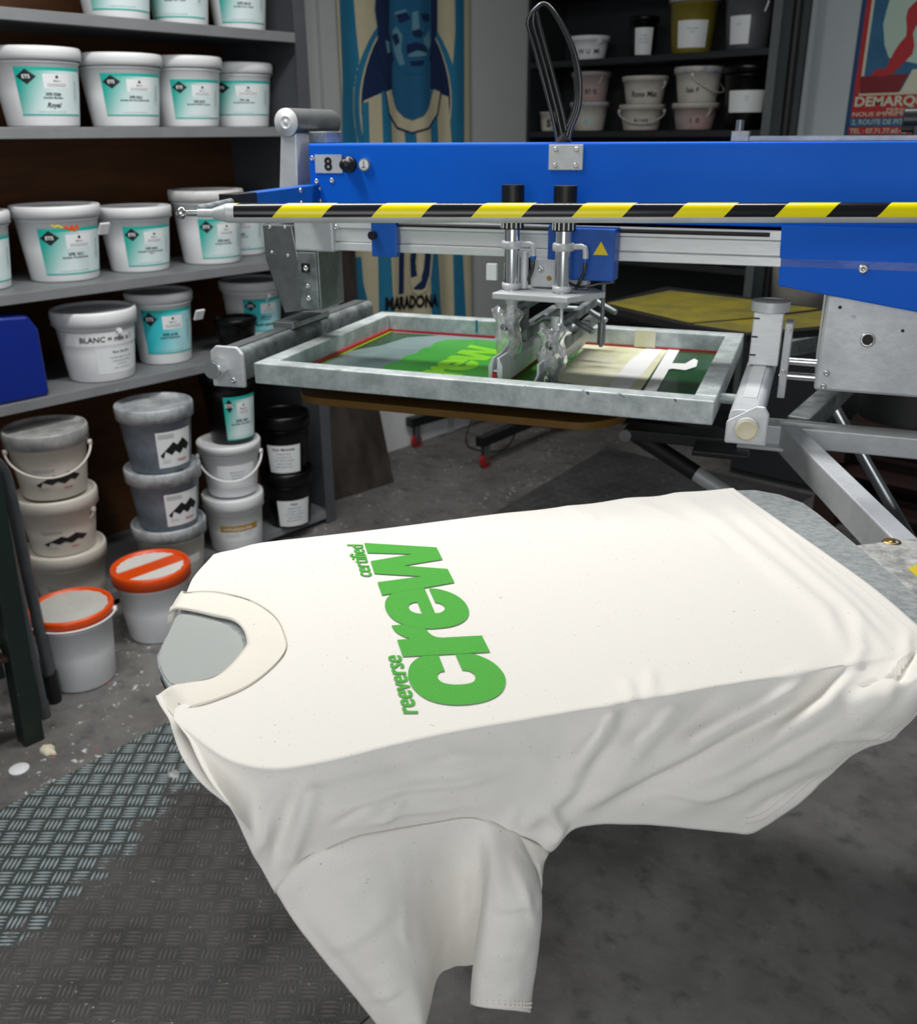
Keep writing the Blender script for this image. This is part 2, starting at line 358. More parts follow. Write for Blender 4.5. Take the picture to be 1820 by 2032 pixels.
# ------------------------------------------------------------------ the room
def struct(name, mb, m): 
    o = mb.build(name, m); o['kind'] = 'structure'; return o
struct('floor', MB().box(-.56, 4.8, -5.2, 2.4, -.05, 0), K['floor'])
struct('ceiling', MB().box(-.56, 4.8, -5.2, 2.4, 3.1, 3.15), K['ceil'])
struct('wall_left', MB().box(-.56, -.51, -5.2, 2.4, 0, 3.1), K['wallw'])
struct('wall_back', MB().box(-.51, 4.8, 2.35, 2.4, 0, 3.1), K['wallb'])
struct('wall_right', MB().box(4.75, 4.8, -5.2, 2.35, 0, 3.1), K['wallb'])
struct('wall_front', MB().box(-.51, 4.75, -5.2, -5.15, 0, 3.1), K['wallb'])
# white ducting trims on the left wall, low, behind the printing machine
struct('trim_1', MB().box(-.51, -.485, .50, .53, 0, 3.1).box(-.51, -.49, 1.30, 1.36, 0, .34), K['wallw'])

# ------------------------------------------------------------------ left shelving unit
SH = [1.930, 1.612, 1.137, .800, .045]      # shelf levels (top of board)
t = thing('shelving_unit', 'tall grey steel shelving unit full of ink buckets, brown hardboard back', 'shelving', (0, 0, 0))
Y0 = -2.6
for z in SH:
    b = MB().box(-.49, -.022, Y0, -.022, z - .004, z + .0139).box(-.022, 0, Y0, -.022, z - .019, z + .014)
    b.build('shelf', K['shelf'], t, bevel=.002)
z2 = 2.34; MB().box(-.49, 0, Y0, -.022, z2 - .017, z2 + .014).build('shelf', K['shelf'], t, bevel=.002)
MB().box(-.49, 0, -.02, 0, 0, 2.7).build('side_panel', K['shelf_d'], t, bevel=.002)
MB().box(-.503, -.491, Y0, 0, 0, 2.7).build('back_panel', K['wood'], t)
b = MB().box(-.004, .004, -.05, .002, 0, 2.7); b.box(-.045, 0, -.0235, -.0205, 0, 2.7)
b.build('post', K['shelf_d'], t)
b = MB()
for i in range(100):
    z = .04 + i * .0265
    b.box(-.036, -.028, -.0250, -.0236, z, z + .012, 0)
b.build('slot_row', K['rubber'], t)
# ------------------------------------------------------------------ pails and buckets
LM = ['grad', 'teal', 'lblk', 'lwht', 'lgry', 'lred', 'lgold', 'grad_b', 'brass']
def label_mesh(rf, th0, w, z0, h, items, parent, name='label', lab=None):
    """printed label wrapped on a tapered wall; rf(z) radius, th0 centre angle, w arc width (m), items in label units u 0..1, v 0..1"""
    b = MB(); uvs = []
    def mp(u, v, k):
        z = z0 + v * h; r = rf(z) + .0006 + k * .00035; th = th0 + (u - .5) * w / rf(z0 + h / 2)
        return (r * math.cos(th), r * math.sin(th), z)
    def curved(poly, k, mi):
        bm = bmesh.new(); vs = [bm.verts.new((p[0], p[1], 0)) for p in poly]
        for q in tessellate_polygon([[Vector((p[0], p[1], 0)) for p in poly]]): bm.faces.new([vs[i] for i in q])
        for _ in range(4):
            e = [e for e in bm.edges if abs(e.verts[0].co.x - e.verts[1].co.x) > .07]
            if not e: break
            bmesh.ops.subdivide_edges(bm, edges=e, cuts=1); bmesh.ops.triangulate(bm, faces=bm.faces)
        bm.normal_update(); bm.verts.index_update(); V2 = [(v.co.x, v.co.y) for v in bm.verts]; F2 = [[v.index for v in (f.verts if f.normal.z > 0 else reversed(f.verts[:]))] for f in bm.faces]; bm.free()
        patch(V2, F2, k, mi)
    def patch(poly_v, poly_f, k, mi):
        b.add([mp(u, v, k) for u, v in poly_v], poly_f, mi); uvs.extend(poly_v)
    def rect(u0, v0, u1, v1, k, mi, n=None):
        n = n or max(1, int((u1 - u0) * 16)); vs = []
        for i in range(n + 1):
            u = u0 + (u1 - u0) * i / n; vs += [(u, v0), (u, v1)]
        patch(vs, [(2 * i, 2 * i + 2, 2 * i + 3, 2 * i + 1) for i in range(n)], k, mi)
    for it in items:
        if it[0] == 'r': rect(*it[1:5], it[5], it[6])
        elif it[0] == 'p': curved(it[1], it[2], it[3])
        elif it[0] == 't':   # text, centre u, baseline v, height v, max width u, k, mat, bold
            _, s, uc, vb, hv, wu, k, mi, off = it[:9]; sh = it[9] if len(it) > 9 else 0
            vs, fs, tw = text2d(s, off, sh); sx = hv * h / w / .7; sxx = min(sx, wu / tw)
            patch([(uc + (x - tw / 2) * sxx, vb + y * hv / .7) for x, y in vs], fs, k, mi)
        elif it[0] == 'tv':  # vertical text
            _, s, uc, vb, wv, hu, k, mi = it
            vs, fs, tw = text2d(s, .01); 
            patch([(uc - y * hu / .7, vb + x * wv / tw) for x, y in vs], fs, k, mi)
    o = b.build(name, [K[q] for q in LM], parent, label=lab)
    ul = o.data.uv_layers.new(name='uv')
    for p in o.data.polygons:
        for li in p.loop_indices: ul.data[li].uv = uvs[o.data.loops[li].vertex_index]
    return o
def ets_items(code, line, bg=0, hand=None, third=None):
    I = [('r', 0, 0, 1, 1, 0, bg), ('r', 0, .93, 1, .96, 1, 1), ('r', 0, .0, 1, .03, 1, 1), ('r', 0, .96, 1, 1, 1, 3 if bg == 9 else 1),
         ('p', [(.02, .80), (.15, .64), (.28, .80), (.15, .96)], 2, 2), ('t', 'ETS', .15, .765, .075, .24, 3, 3, .03),
         ('r', .36, .56, .74, .86, 1, 3), ('t', 'Made in', .55, .70, .035, .3, 2, 2, .01), ('p', [(.53, .77), (.57, .77), (.57, .81), (.55, .84), (.53, .80)], 2, 2),
         ('t', code, .48, .41, .062, .6, 2, 2, .03), ('t', line, .48, .35, .04, .78, 2, 2, .02)]
    for i in range(4): I.append(('r', .41, .60 + .018 * i, .69, .605 + .018 * i, 2, 4))
    for i in range(1): I.append(('t', 'net weight 5 kg  batch 0512  use before 2025', .45, .065, .025, .8, 2, 4, .0))
    I += [('r', .83, .28, .832, .85, 2, 4), ('r', .91, .28, .912, .85, 2, 4), ('r', .83, .28, .91, .284, 2, 4), ('r', .83, .846, .91, .85, 2, 4), ('tv', 'PRINTING INK', .885, .34, .4, .03, 3, 4)]
    if third: I.append(('t', third, .48, .30, .035, .6, 2, 2, .02))
    if hand: I.append(('t', hand, .48, .17, .1, .6, 3, 2, .022, .35))
    return I
def zigzag_items():
    # black zigzag mark over a red name on white paper
    I = [('r', 0, 0, 1, 1, 0, 3)]
    I.append(('p', [(.06, .36), (.42, .70), (.53, .60), (.70, .76), (.95, .52), (.83, .38), (.73, .46), (.60, .33), (.47, .44), (.36, .34), (.20, .46), (.14, .26)], 2, 2))
    I.append(('t', 'TIFLEX', .66, .12, .075, .5, 2, 5, .02))
    for i in range(4): I.append(('r', .05, .82 + i * .035, .45, .83 + i * .035, 2, 4))
    for i in range(2): I.append(('r', .1, .20 - i * .06, .32, .21 - i * .06, 2, 4))
    return I
def paper_items(lines, head=None):
    I = [('r', 0, 0, 1, 1, 0, 3)]
    if head: I.append(('t', head, .5, .82, .09, .8, 2, 2, .02))
    for i, (s, wd) in enumerate(lines): I.append(('t', s, .5, .68 - i * .12, .06, wd, 2, 4, .008))
    return I
def bucket(name, label, group, x, y, z, D, H, lab=None, body='white', lid='white', rot=0, tilt=(0, 0), lw=.62, lv=(.12, .80), bail=None, lidh=.032, base=.80, top='lid', cat='bucket', film=None, bailm=None, labname=None, tab=False, rimdrop=0, lidlab=None):
    """lidded pail: wall tapers to the base; bail = drop of the carrying handle in front"""
    g = thing(name, label, cat, (x, y, z), 0, group, (tilt[0], tilt[1], 0))
    R = D / 2 * .955; rb = R * base / .955 * .96; Hb = H - lidh
    rf = lambda q: rb + (R * .965 - rb) * min(1, max(0, q / Hb))
    b = MB(); b.lathe([(.001, .004), (rb * .86, .004), (rb * .9, 0), (rb * .97, .001), (rb, .006), (rf(Hb * .5), Hb * .5), (rf(Hb * .93), Hb * .93), (rf(Hb * .93) + .004, Hb * .935), (rf(Hb * .95) + .004, Hb * .95), (rf(Hb), Hb * .96), (rf(Hb), Hb + .004)], 56)
    if top == 'open': b.lathe([(rf(Hb), Hb + .004), (rf(Hb) - .003, Hb + .004), (rb * .98, Hb * .82), (.001, Hb * .82)], 56)
    b.build('body', K[body], g)
    RL = D / 2
    if top == 'lid':
        l = MB(); l.lathe([(RL - .006, Hb - .004), (RL - .001, Hb - .005), (RL - .0015, Hb + lidh * .30), (RL, Hb + lidh * .36), (RL, Hb + lidh * .84), (RL - .003, H), (RL - .008, H + .0005), (RL - .011, H - .002), (RL - .014, H - .008), (RL - .022, H - .0095), (RL * .3, H - .0088), (.001, H - .0088)], 56)
        lo = l.build('lid', K[lid], g)
        if tab:
            c = math.atan2(CAM.y - y, CAM.x - x) + math.radians(35)
            MB().box(-.003, .004, -.018, .018, Hb - .03, Hb + .008, M=Matrix.Rotation(c, 4, 'Z') @ Matrix.Translation((RL, 0, 0)) @ Matrix.Rotation(.5, 4, 'Y') @ Matrix.Translation((0, 0, 0))).build('tear_tab', K['white'], lo)
        if film:
            film(lo, RL, H)
    c0 = math.atan2(CAM.y - y, CAM.x - x)
    if lab:
        label_mesh(rf, c0 + math.radians(rot), lw * D, Hb * lv[0], Hb * (lv[1] - lv[0]), lab, g, lab=labname)
    if bail:
        drop, sw = bail[:2]; pts = []; zc = Hb * (bail[2] if len(bail) > 2 else .90); RR = rf(zc) + .006
        for i in range(29):
            a = math.pi * i / 28; lat = math.cos(a) * (RR + .004); s_ = math.sin(a)
            fw = math.sqrt(max(0, (RR + .009) ** 2 - lat ** 2)) if sw > 0 else s_ * .01
            q = c0 + math.radians(sw if sw != 1 else 0)
            pts.append((fw * math.cos(q) - lat * math.sin(q), fw * math.sin(q) + lat * math.cos(q), zc - drop * s_))
        MB().tube(pts, .0042, 8, flat=.8).build('bail_handle', K[bailm or ('white' if body != 'blackp' else 'blackp')], g)
        for p in (pts[0], pts[-1]):
            v = Vector(p); d = Vector((v.x, v.y, 0)).normalized(); MB().cyl(v - d * .008, v + d * .004, .009, n=14).build('handle_ear', K[body if body != 'greyinked' else 'lidgrey'], g)
    return g
G1 = 'ink buckets on the top shelf'; G2 = 'ink buckets on the second shelf'; G3 = 'ink buckets on the third shelf'; G4 = 'containers on the fourth shelf'; G5 = 'stacked pails on the bottom shelf'
B_ = 'ink_bucket'
s1 = SH[0] + .0145; s2 = SH[1] + .0145; s3 = SH[2] + .0145; s4 = SH[3] + .0145; s5 = SH[4] + .0145
bucket(B_, 'white ink bucket overhanging the front of the top shelf, leftmost there', G1, -.135, -.678, s1, .262, .235, ets_items('XFE 0441', 'Extraflex Vert / Green'), rot=18, lw=.9)
bucket(B_, 'middle white ink bucket on the top shelf, between two others', G1, -.16, -.42, s1, .235, .235, ets_items('XFE 0405', 'Extraflex Vert / Green'), rot=-5, lw=.95)
bucket(B_, 'rightmost white ink bucket on the top shelf, beside the dark side panel', G1, -.155, -.175, s1, .235, .235, ets_items('XFE 0410', 'Extraflex Vert / Green'), rot=14, lw=.8)
bucket(B_, 'white ink bucket with Royal handwritten on its teal label, second shelf', G2, -.15, -.975, s2, .280, .225, ets_items('XFE 0286', 'Extraflex Bleu/Blue', hand='Royal'), rot=22, lw=.76, lv=(.17, .87))
bucket(B_, 'white ink bucket labelled marine blue, next right of the Royal bucket', G2, -.14, -.692, s2, .280, .220, ets_items('XFE 0261', 'Extraflex Bleu Marine/Marine Blue'), rot=22, lw=.76, lv=(.18, .85))
bucket(B_, 'white ink bucket third from left on the second shelf, label low on its side', G2, -.18, -.418, s2, .272, .227, ets_items('XFE 0231', 'Extraflex Bleu/Blue Turquoise'), rot=24, lw=.70, lv=(.14, .78))
bucket(B_, 'white ink bucket at the right end of the second shelf, nearest the side panel', G2, -.22, -.153, s2, .258, .220, ets_items('XFE 106', 'Extraflex Jaune/Lemon Yellow'), rot=10, lw=.92, lv=(.22, .84))
bucket(B_, 'white ink bucket cut off by the left edge of the photo, third shelf', G3, -.20, -1.262, s3, .275, .235, ets_items('XFE 106', 'Extraflex Jaune/Yellow'), rot=25, lw=.8)
bucket(B_, 'white ink bucket with orange splashes and a snapped lid tab, third shelf', G3, -.19, -.965, s3, .285, .240, ets_items('XFE 1011', 'Extraflex Orange/Orange'), rot=23, lw=.78, lv=(.12, .83), tab=True)
bucket(B_, 'clean white ink bucket with sunken lid, middle of the third shelf', G3, -.19, -.68, s3, .262, .220, ets_items('XFE 0451', 'Extraflex Vert/Green Emerald', third='Dark'), rot=26, lw=.70, lv=(.12, .84))
bucket(B_, 'ink smeared white bucket with raised crooked lid behind the striped bar', G3, -.17, -.385, s3, .275, .262, ets_items('XFE 0612', 'Extraflex Rouge/Red'), lid='whitedirty', rot=27, lw=.66, lv=(.10, .72), bail=(.06, -70), bailm='white')
bucket(B_, 'small part-hidden white ink bucket at the right end of the third shelf', G3, -.30, -.150, s3, .250, .225, ets_items('XFE 0451', 'Extraflex Vert/Green'), rot=0, lw=.9, lv=(.12, .84))
bucket('mixed_ink_bucket', 'white bucket marked BLANC in black marker on cream tape, fourth shelf', G4, -.125, -.920, s4, .285, .240,
       [('r', 0, .66, 1, .92, 0, 3), ('t', 'BLANC = mix a l', .52, .74, .10, .92, 2, 2, .02, .1), ('r', .38, .10, .96, .60, 0, 3), ('t', 'Base blanche', .66, .50, .05, .4, 2, 4, .015), ('t', 'bonding agent for mesh', .66, .40, .035, .45, 2, 4, 0), ('t', 'bonding agent 500 g', .66, .33, .035, .42, 2, 4, 0), ('t', 'ref 62 4011', .66, .26, .035, .3, 2, 4, 0), ('t', 'store cool and dry', .66, .19, .035, .4, 2, 4, 0)],
       rot=12, lw=1.1, lv=(.06, .96), lidh=.045, bail=(.05, -58), top='lid', lid='white')
bucket(B_, 'white ink bucket with aqua label and lifted tab, right of the BLANC bucket', G4, -.175, -.632, s4, .245, .258, ets_items('XFE 6106', 'Additif Puff/Additive', bg=7), rot=16, lw=.80, lv=(.18, .88), tab=True, lidh=.028)
bucket('small_black_pail', 'small lidded black pail behind the end of the screen clamp, fourth shelf', G4, -.075, -.375, s4, .165, .135, None, body='blackp', lid='blackp', lidh=.02)
bucket(B_, 'white ink bucket with scrawled aqua label, right end of the fourth shelf', G4, -.25, -.157, s4, .262, .240, ets_items('XFE 6110', 'Anti-migration', bg=7, hand='Anti-cancello'), rot=28, lw=.7, lv=(.2, .84), bail=(.05, -60))
# bottom-shelf stacks
ZZ = zigzag_items()
def stack_a(z, H, lab, cap='cream', bl=None, rt=-4, lw=.78):
    return bucket('ink_pail', lab, G5, -.015 + random.uniform(-.006, .006), -1.208, z, .268, H, [i for i in ZZ if not (i[0] == 'r' and i[-1] == 3)], body='cream', lid=cap, rot=rt, lw=.62, lv=(.14, .64), lidh=.045, bail=bl, bailm='cream')
a3 = stack_a(s5, .235, 'cream pail with black zigzag mark, lowest of the left stack')
a2 = stack_a(s5 + .235 - .008, .205, 'cream pail with black zigzag mark, middle of the left stack', bl=(.07, -35), rt=4)
a1 = stack_a(s5 + .432, .228, 'cream pail with smeared lid and lowered handle, top of left stack', cap='lidcream', bl=(.075, 1), rt=8)
for z, H, lab, bd, cp, rt, it in ((s5, .232, 'white pail with blue label strip, lowest of the grey stack', 'cream', 'lidgrey', 20, paper_items([('BEESITE', .8)])),
                         (s5 + .224, .226, 'grey inked pail with smeared rim, middle of the stack behind the orange lid', 'greyinked', 'lidgrey', 30, ZZ),
                         (s5 + .442, .236, 'grey inked pail with blackened lid, top of stack behind orange lid', 'greyinked', 'lidgrey', 30, ZZ)):
    bucket('ink_pail', lab, G5, .065 + random.uniform(-.008, .008), -.848, z, .268, H, it, body=bd, lid=cp, rot=rt, lw=.50, lv=(.12, .80) if bd != 'cream' else (.45, .62), lidh=.042)
bucket('binder_tub', 'rounded white tub with gold and white label, lowest of its stack', G5, -.005, -.518, s5, .242, .232,
       [('r', 0, 0, 1, .62, 0, 3), ('r', 0, .62, 1, 1, 1, 6), ('t', 'LIANT', .18, .74, .13, .2, 3, 3, .02), ('t', 'LIAISON 808', .55, .72, .15, .55, 3, 3, .02), ('t', 'ready to use binder', .3, .45, .07, .4, 2, 4, 0), ('t', 'stir well before use', .3, .32, .07, .4, 2, 4, 0), ('t', 'keep from frost', .75, .45, .07, .36, 2, 4, 0), ('t', '5 kg net', .75, .32, .07, .3, 2, 4, 0)],
       rot=8, lw=.62, lv=(.30, .68), lidh=.05, base=.86)
bucket('white_pail', 'white pail with lowered white handle under the teal labelled black pail', G5, -.01, -.508, s5 + .2325, .246, .212, paper_items([('Plastisol white 7', .8), ('stir before use', .6), ('keep closed', .5)]), rot=12, lw=.60, lv=(.2, .75), lidh=.03, bail=(.085, 1))
bucket('black_ink_pail', 'tall black pail with teal gradient label standing on the white pail', G5, -.01, -.482, s5 + .445, .218, .255, ets_items('XFE 901', 'Extraflex Noir/Black'), body='blackp', lid='blackp', rot=26, lw=.60, lv=(.06, .84), lidh=.035)
for z, H, lab in ((s5, .246, 'black pail with white paper label, lower one beside the side panel'), (s5 + .238, .250, 'black pail with white paper label, upper one beside the side panel')):
    bucket('black_ink_pail', lab, G5, -.03, -.222, z, .222, H, paper_items([('Plastisol black', .75), ('stir before use', .7), ('no 4 200 and above', .6), ('keep lid closed', .6), ('store below 35 C', .55)], 'Noir Minimatt' if z > .2 else 'Noir'), body='blackp', lid='blackp', rot=-4 if z > .2 else 12, lw=.62, lv=(.06, .66), lidh=.05)
# two tubs on the floor
def film1(lo, R, H):
    # white ink left on the lid, an orange band scraped clean across it
    for s_ in (1, -1):
        pts = []
        for i in range(25):
            a = math.radians(s_ * 90 - 74 + 148 * i / 24); r = (R - .022) * (1 + .02 * math.sin(i * 2.3)); pts.append((r * math.cos(a), r * math.sin(a)))
        pts = [(x, max(y, R * .10) if s_ > 0 else min(y, -R * .34 + .006 * math.sin(x * 210))) for x, y in pts]
        M_ = Matrix.Rotation(math.radians(88), 4, 'Z')
        MB().prism(pts, H - .0088, H - .0065, M=M_).build('ink_film', K['ink_w'], lo)
def film2(lo, R, H):
    pts = []
    for i in range(50):
        a = 2 * math.pi * i / 50; r = (R - .017) * (1 + .018 * math.sin(i * 1.9)); pts.append((r * math.cos(a), r * math.sin(a)))
    MB().prism(pts, H - .0088, H - .006).build('ink_film', K['ink_g'], lo)
G6 = 'orange lidded tubs on the floor'
bucket('orange_lidded_tub', 'white tub with orange lid filled by one white ink film, nearest the bench leg', G6, .360, -1.392, .001, .252, .258, None, lid='orange', rot=0, lidh=.032, base=.83, film=film2, bail=(.004, 1, 1.03))
bucket('orange_lidded_tub', 'white tub with orange lid crossed by a bare diagonal orange band', G6, .282, -1.067, .001, .262, .255, None, lid='orange', lidh=.040, base=.79, film=film1)
# orange and yellow ink splashes on the third-shelf bucket
sb_ = [o for o in bpy.data.objects if o.get('label', '').startswith('white ink bucket with orange')][0]
K['hz_y3'] = mat('yellow_ink_smear', '#d8cf3a', .5)
def splash(parent, D, H, pts, m):
    R = D / 2 * .955; rb = R * .8 / .955 * .96; Hb = H - .032; c0 = math.atan2(CAM.y - parent.location.y, CAM.x - parent.location.x)
    for a, z, w_, h_ in pts:
        b = MB(); n = 9; vs = []
        for i in range(n + 1):
            t = i / n; th = c0 + math.radians(a + (t - .5) * w_); hh = h_ * (math.sin(math.pi * t) ** .5 + .2) * (1 + .6 * noise.noise(Vector((i * 1.7, a, 0))))
            for s_ in (-1, 1):
                zz = z + s_ * hh / 2 + .004 * math.sin(t * 5); r = rb + (R * .965 - rb) * zz / Hb + .0022; vs.append((r * math.cos(th), r * math.sin(th), zz))
        b.add(vs, [(2 * i, 2 * i + 2, 2 * i + 3, 2 * i + 1) for i in range(n)]); b.build('ink_splash', K[m], parent)
splash(sb_, .285, .240, [(12, .172, 12, .007), (20, .170, 9, .012), (27, .173, 6, .010)], 'orange')
splash(sb_, .285, .240, [(2, .178, 14, .006), (-6, .180, 6, .005)], 'hz_y3')
# jerrycan
t = thing('jerrycan', 'blue plastic jerrycan with white label at the left of the fourth shelf', 'jerrycan', (-.15, -1.30, s4), 0, G4)
pr = [(-.125, 0), (.125, 0), (.13, .01), (.13, .215), (.105, .262), (.02, .268), (-.10, .268), (-.13, .24), (-.13, .01)]
MB().prism(pr, -.14, .14, 'x').build('body', K['blue_can'], t, bevel=.018, seg=4)
MB().tube([(0, -.07, .262), (0, -.05, .295), (0, .02, .298), (0, .06, .262)], .011).build('handle', K['blue_can'], t)
MB().cyl((0, -.095, .262), (0, -.095, .30), .024).build('cap', K['blue_can'], t, bevel=.002)
MB().box(.1405, .1415, -.125, -.075, .03, .18).build('label', K['lwht'], t)
# ------------------------------------------------------------------ printing machine: one fixed print head
HA = math.radians(20.877); HO = Vector((1.810, -1.048, 0))
MH = Matrix.Translation(HO) @ Matrix.Rotation(HA, 4, 'Z')
HX = Vector((math.cos(HA), math.sin(HA), 0)); HY = Vector((-math.sin(HA), math.cos(HA), 0))
def hp(x, y, hy=0.0):      # photo point on the head's lengthwise vertical plane -> head coordinates
    P = onplane(x, y, HO + HY * hy, HY); v = P - HO; return Vector((v.dot(HX), hy, P.z))
hd = thing('print_head', 'blue and aluminium print head number 8 of a carousel textile press', 'printing press', HO, HA)
# beam
b = MB().box(-.418, 1.9, -.04, .06, 1.447, 1.583); b.build('beam', K['blue'], hd, bevel=.004, label='long blue enamelled beam')
MB().prism([(.487, 1.452), (.493, 1.351), (.718, 1.318), (1.25, 1.24), (1.9, 1.24), (1.9, 1.452)], -.052, -.041, 'y').build('side_cover', K['blue'], hd, bevel=.002, label='angled blue cover plate')
MB().box(.40, 1.9, .005, .03, 1.583, 1.592).box(.385, .415, .0, .035, 1.583, 1.60).cyl((.397, .015, 1.60), (.397, .015, 1.618), .007).build('top_channel', K['steel'], hd, bevel=.001)
# rail
b = MB().box(-.37, 1.0, -.046, .03, 1.40, 1.425).box(-.37, 1.0, -.050, .03, 1.426, 1.442).box(-.37, 1.0, -.052, .03, 1.383, 1.3985).box(-.37, 1.0, -.040, .03, 1.383, 1.442)
b.build('linear_rail', K['alu_l'], hd, bevel=.0012)
MB().cyl((-.22, -.058, 1.436), (.47, -.058, 1.436), .0035, n=10).build('air_line', K['rubber'], hd)
MB().box(-.45, -.362, -.060, .04, 1.38, 1.443).build('rail_end_block', K['alu'], hd, bevel=.004)
o = MB().box(-.272, -.219, -.072, -.053, 1.376, 1.443).build('stop_block', K['blue2'], hd, bevel=.0015)
MB().cyl((-.266, -.072, 1.417), (-.266, -.084, 1.417), .008).build('stop_knob', K['black'], o, bevel=.001)
# number plate, regulator knob, gauge, hose plate
np_ = MB().box(-.402, -.343, -.0425, -.0405, 1.529, 1.563).build('number_plate', K['alu'], hd)
def flat_text(s, p, sx, sz, off, m, par, name='lettering', y=0):
    vs, fs, tw = text2d(s, off); b = MB().add([(p[0] + (x - tw / 2) * sx, y, p[1] + q * sz) for x, q in vs], fs); return b.build(name, m, par)
flat_text('8', (-.373, 1.5345), .034, .033, .035, K['rubber'], np_, y=-.0432)
b = MB().lathe([(.001, .03), (.009, .03), (.0105, .026), (.0105, .014), (.0145, .013), (.0155, .010), (.0155, .002), (.013, 0)], 12, M=Matrix.Translation((-.326, -.040, 1.545)) @ Matrix.Rotation(math.radians(90), 4, 'X'))
b.build('regulator_knob', K['black'], hd)
g = MB().cyl((-.293, -.040, 1.545), (-.293, -.048, 1.545), .0118, n=32).build('pressure_gauge', K['bolt'], hd, bevel=.001)
MB().cyl((-.293, -.048, 1.545), (-.293, -.0486, 1.545), .0095, n=32).build('dial', K['lwht'], g)
MB().box(-.2936, -.2924, -.0492, -.0488, 1.540, 1.553).box(-.298, -.289, -.0492, -.0488, 1.5393, 1.5405).build('needle', K['lblk'], g)
pl = MB().box(.074, .137, -.0445, -.0405, 1.537, 1.580).build('hose_plate', K['alu'], hd, bevel=.0015)
def dome(p, r, par, n='bolt', d=(0, -1, 0), m='bolt', h=.55):
    d = Vector(d).normalized(); q = d.to_track_quat('Z', 'Y').to_matrix().to_4x4()
    pr = [(r, 0), (r, r * .15), (r * .92, r * h * .6), (r * .7, r * h * .9), (r * .45, r * h), (r * .4, r * h * .75), (.0001, r * h * .7)]
    return MB().lathe(pr, 18, M=Matrix.Translation(p) @ q).build(n, K[m], par)
for x in (.087, .125):
    for z in (1.545, 1.572): dome((x, -.0445, z), .0045, pl)
for x, z in ((-.409, 1.556), (-.402, 1.513), (-.368, 1.515), (-.3535, 1.428)): dome((x, -.040 if z > 1.45 else -.060, z), .0052, hd)
dome((.625, -.052, 1.385), .0085, hd, label if False else 'bolt')
# black hose loop
for k, dx in enumerate((-.010, 0, .010)):
    P = [(1118, 284), (1105, 225), (1085, 150), (1068, 90), (1055, 42), (1062, 14), (1082, 8), (1110, 45), (1135, 100), (1146, 160), (1143, 215), (1128, 255), (1122, 284)]
    pts = [hp(x, y, -.015 + .004 * k) + Vector((dx * (1 if i < 5 else (.6 - i * .1)), .012 * math.sin(i / 12 * math.pi), 0)) for i, (x, y) in enumerate(P)]
    MB().tube(catmull(pts, 60), .0038, 10).build('hose', K['hose'], hd)
MB().cyl(hp(1112, 284, -.02) + Vector((0, 0, -.004)), hp(1112, 284, -.02) + Vector((.012, 0, .010)), .012).build('hose_gland', K['rubber'], hd)
# left end bracket with roller
b = MB().prism([(-.493, 1.44), (-.445, 1.44), (-.438, 1.615), (-.462, 1.622), (-.474, 1.60)], -.045, .02, 'y'); b.build('end_plate', K['alu'], hd, bevel=.003)
MB().box(-.425, -.385, -.02, .05, 1.583, 1.605).build('roller_block', K['alu_d'], hd, bevel=.002)
r = MB().cyl((-.455, -.052, 1.622), (-.455, .13, 1.622), .0262, n=40).build('roller', K['steel'], hd, bevel=.004)
MB().lathe([(.0001, .002), (.003, .002), (.0035, 0), (.010, 0), (.0105, .0012), (.012, .0012), (.0125, 0), (.0255, 0), (.026, -.003)], 40, M=Matrix.Translation((-.455, -.0535, 1.622)) @ Matrix.Rotation(math.radians(90), 4, 'X')).build('roller_end_disc', K['alu_l'], r)
# lower casting carrying the screen clamp
b = MB().prism([(-.523, 1.43), (-.455, 1.43), (-.428, 1.262), (-.487, 1.252), (-.522, 1.36)], -.06, -.055, 'y')
b.prism([(-.523, 1.43), (-.40, 1.43), (-.40, 1.262), (-.487, 1.252), (-.522, 1.36)], -.055, .05, 'y')
b.build('clamp_casting', K['steel'], hd, bevel=.004)
MB().box(-.446, -.402, -.062, -.055, 1.262, 1.378).build('clamp_casting_face', K['alu_d'], hd, bevel=.002)
MB().box(-.437, -.418, -.0635, -.062, 1.338, 1.356).build('casting_window', K['rubber'], hd)
dome((-.427, -.062, 1.346), .006, hd); dome((-.425, -.062, 1.31), .005, hd); dome((-.425, -.062, 1.285), .006, hd)
for x, z in ((-.505, 1.425), (-.47, 1.425), (-.505, 1.375), (-.468, 1.37)): dome((x, -.060, z), .0035, hd)
# left screen clamp: long rounded channel
def channel(x0, x1, z0, z1, y0, y1, name, m):
    r = .013; pr = []
    for cx, cz, a0 in ((x1 - r, z0 + r * .6, -90), (x1 - r, z1 - r, 0), (x0 + r, z1 - r, 90), (x0 + r, z0 + r * .6, 180)):
        for i in range(7):
            a = math.radians(a0 + 15 * i); pr.append((cx + r * math.cos(a), cz + r * math.sin(a) * (1 if a0 in (0, 90) else .6)))
    return MB().prism(pr, y0, y1, 'y').build(name, m, hd, bevel=.0015)
c = channel(-.512, -.452, 1.158, 1.222, -.285, .30, 'screen_clamp', K['alu_d'])
MB().box(-.495, -.468, -.28, .29, 1.2215, 1.2245).build('clamp_groove', K['steel'], c)
MB().box(-.505, -.455, -.08, .08, 1.2225, 1.236).build('clamp_saddle', K['steel'], c, bevel=.002)
MB().prism([(-.518, 1.148), (-.446, 1.15), (-.446, 1.215), (-.458, 1.228), (-.505, 1.228), (-.518, 1.216)], -.293, -.284, 'y').build('clamp_end_plate', K['alu'], c, bevel=.003)
MB().cyl((-.497, -.293, 1.188), (-.497, -.318, 1.188), .0195, n=6).cyl((-.497, -.318, 1.188), (-.497, -.324, 1.188), .0165, n=24).build('clamp_nut', K['chrome'], c, bevel=.0012)
dome((-.470, -.293, 1.163), .006, c)
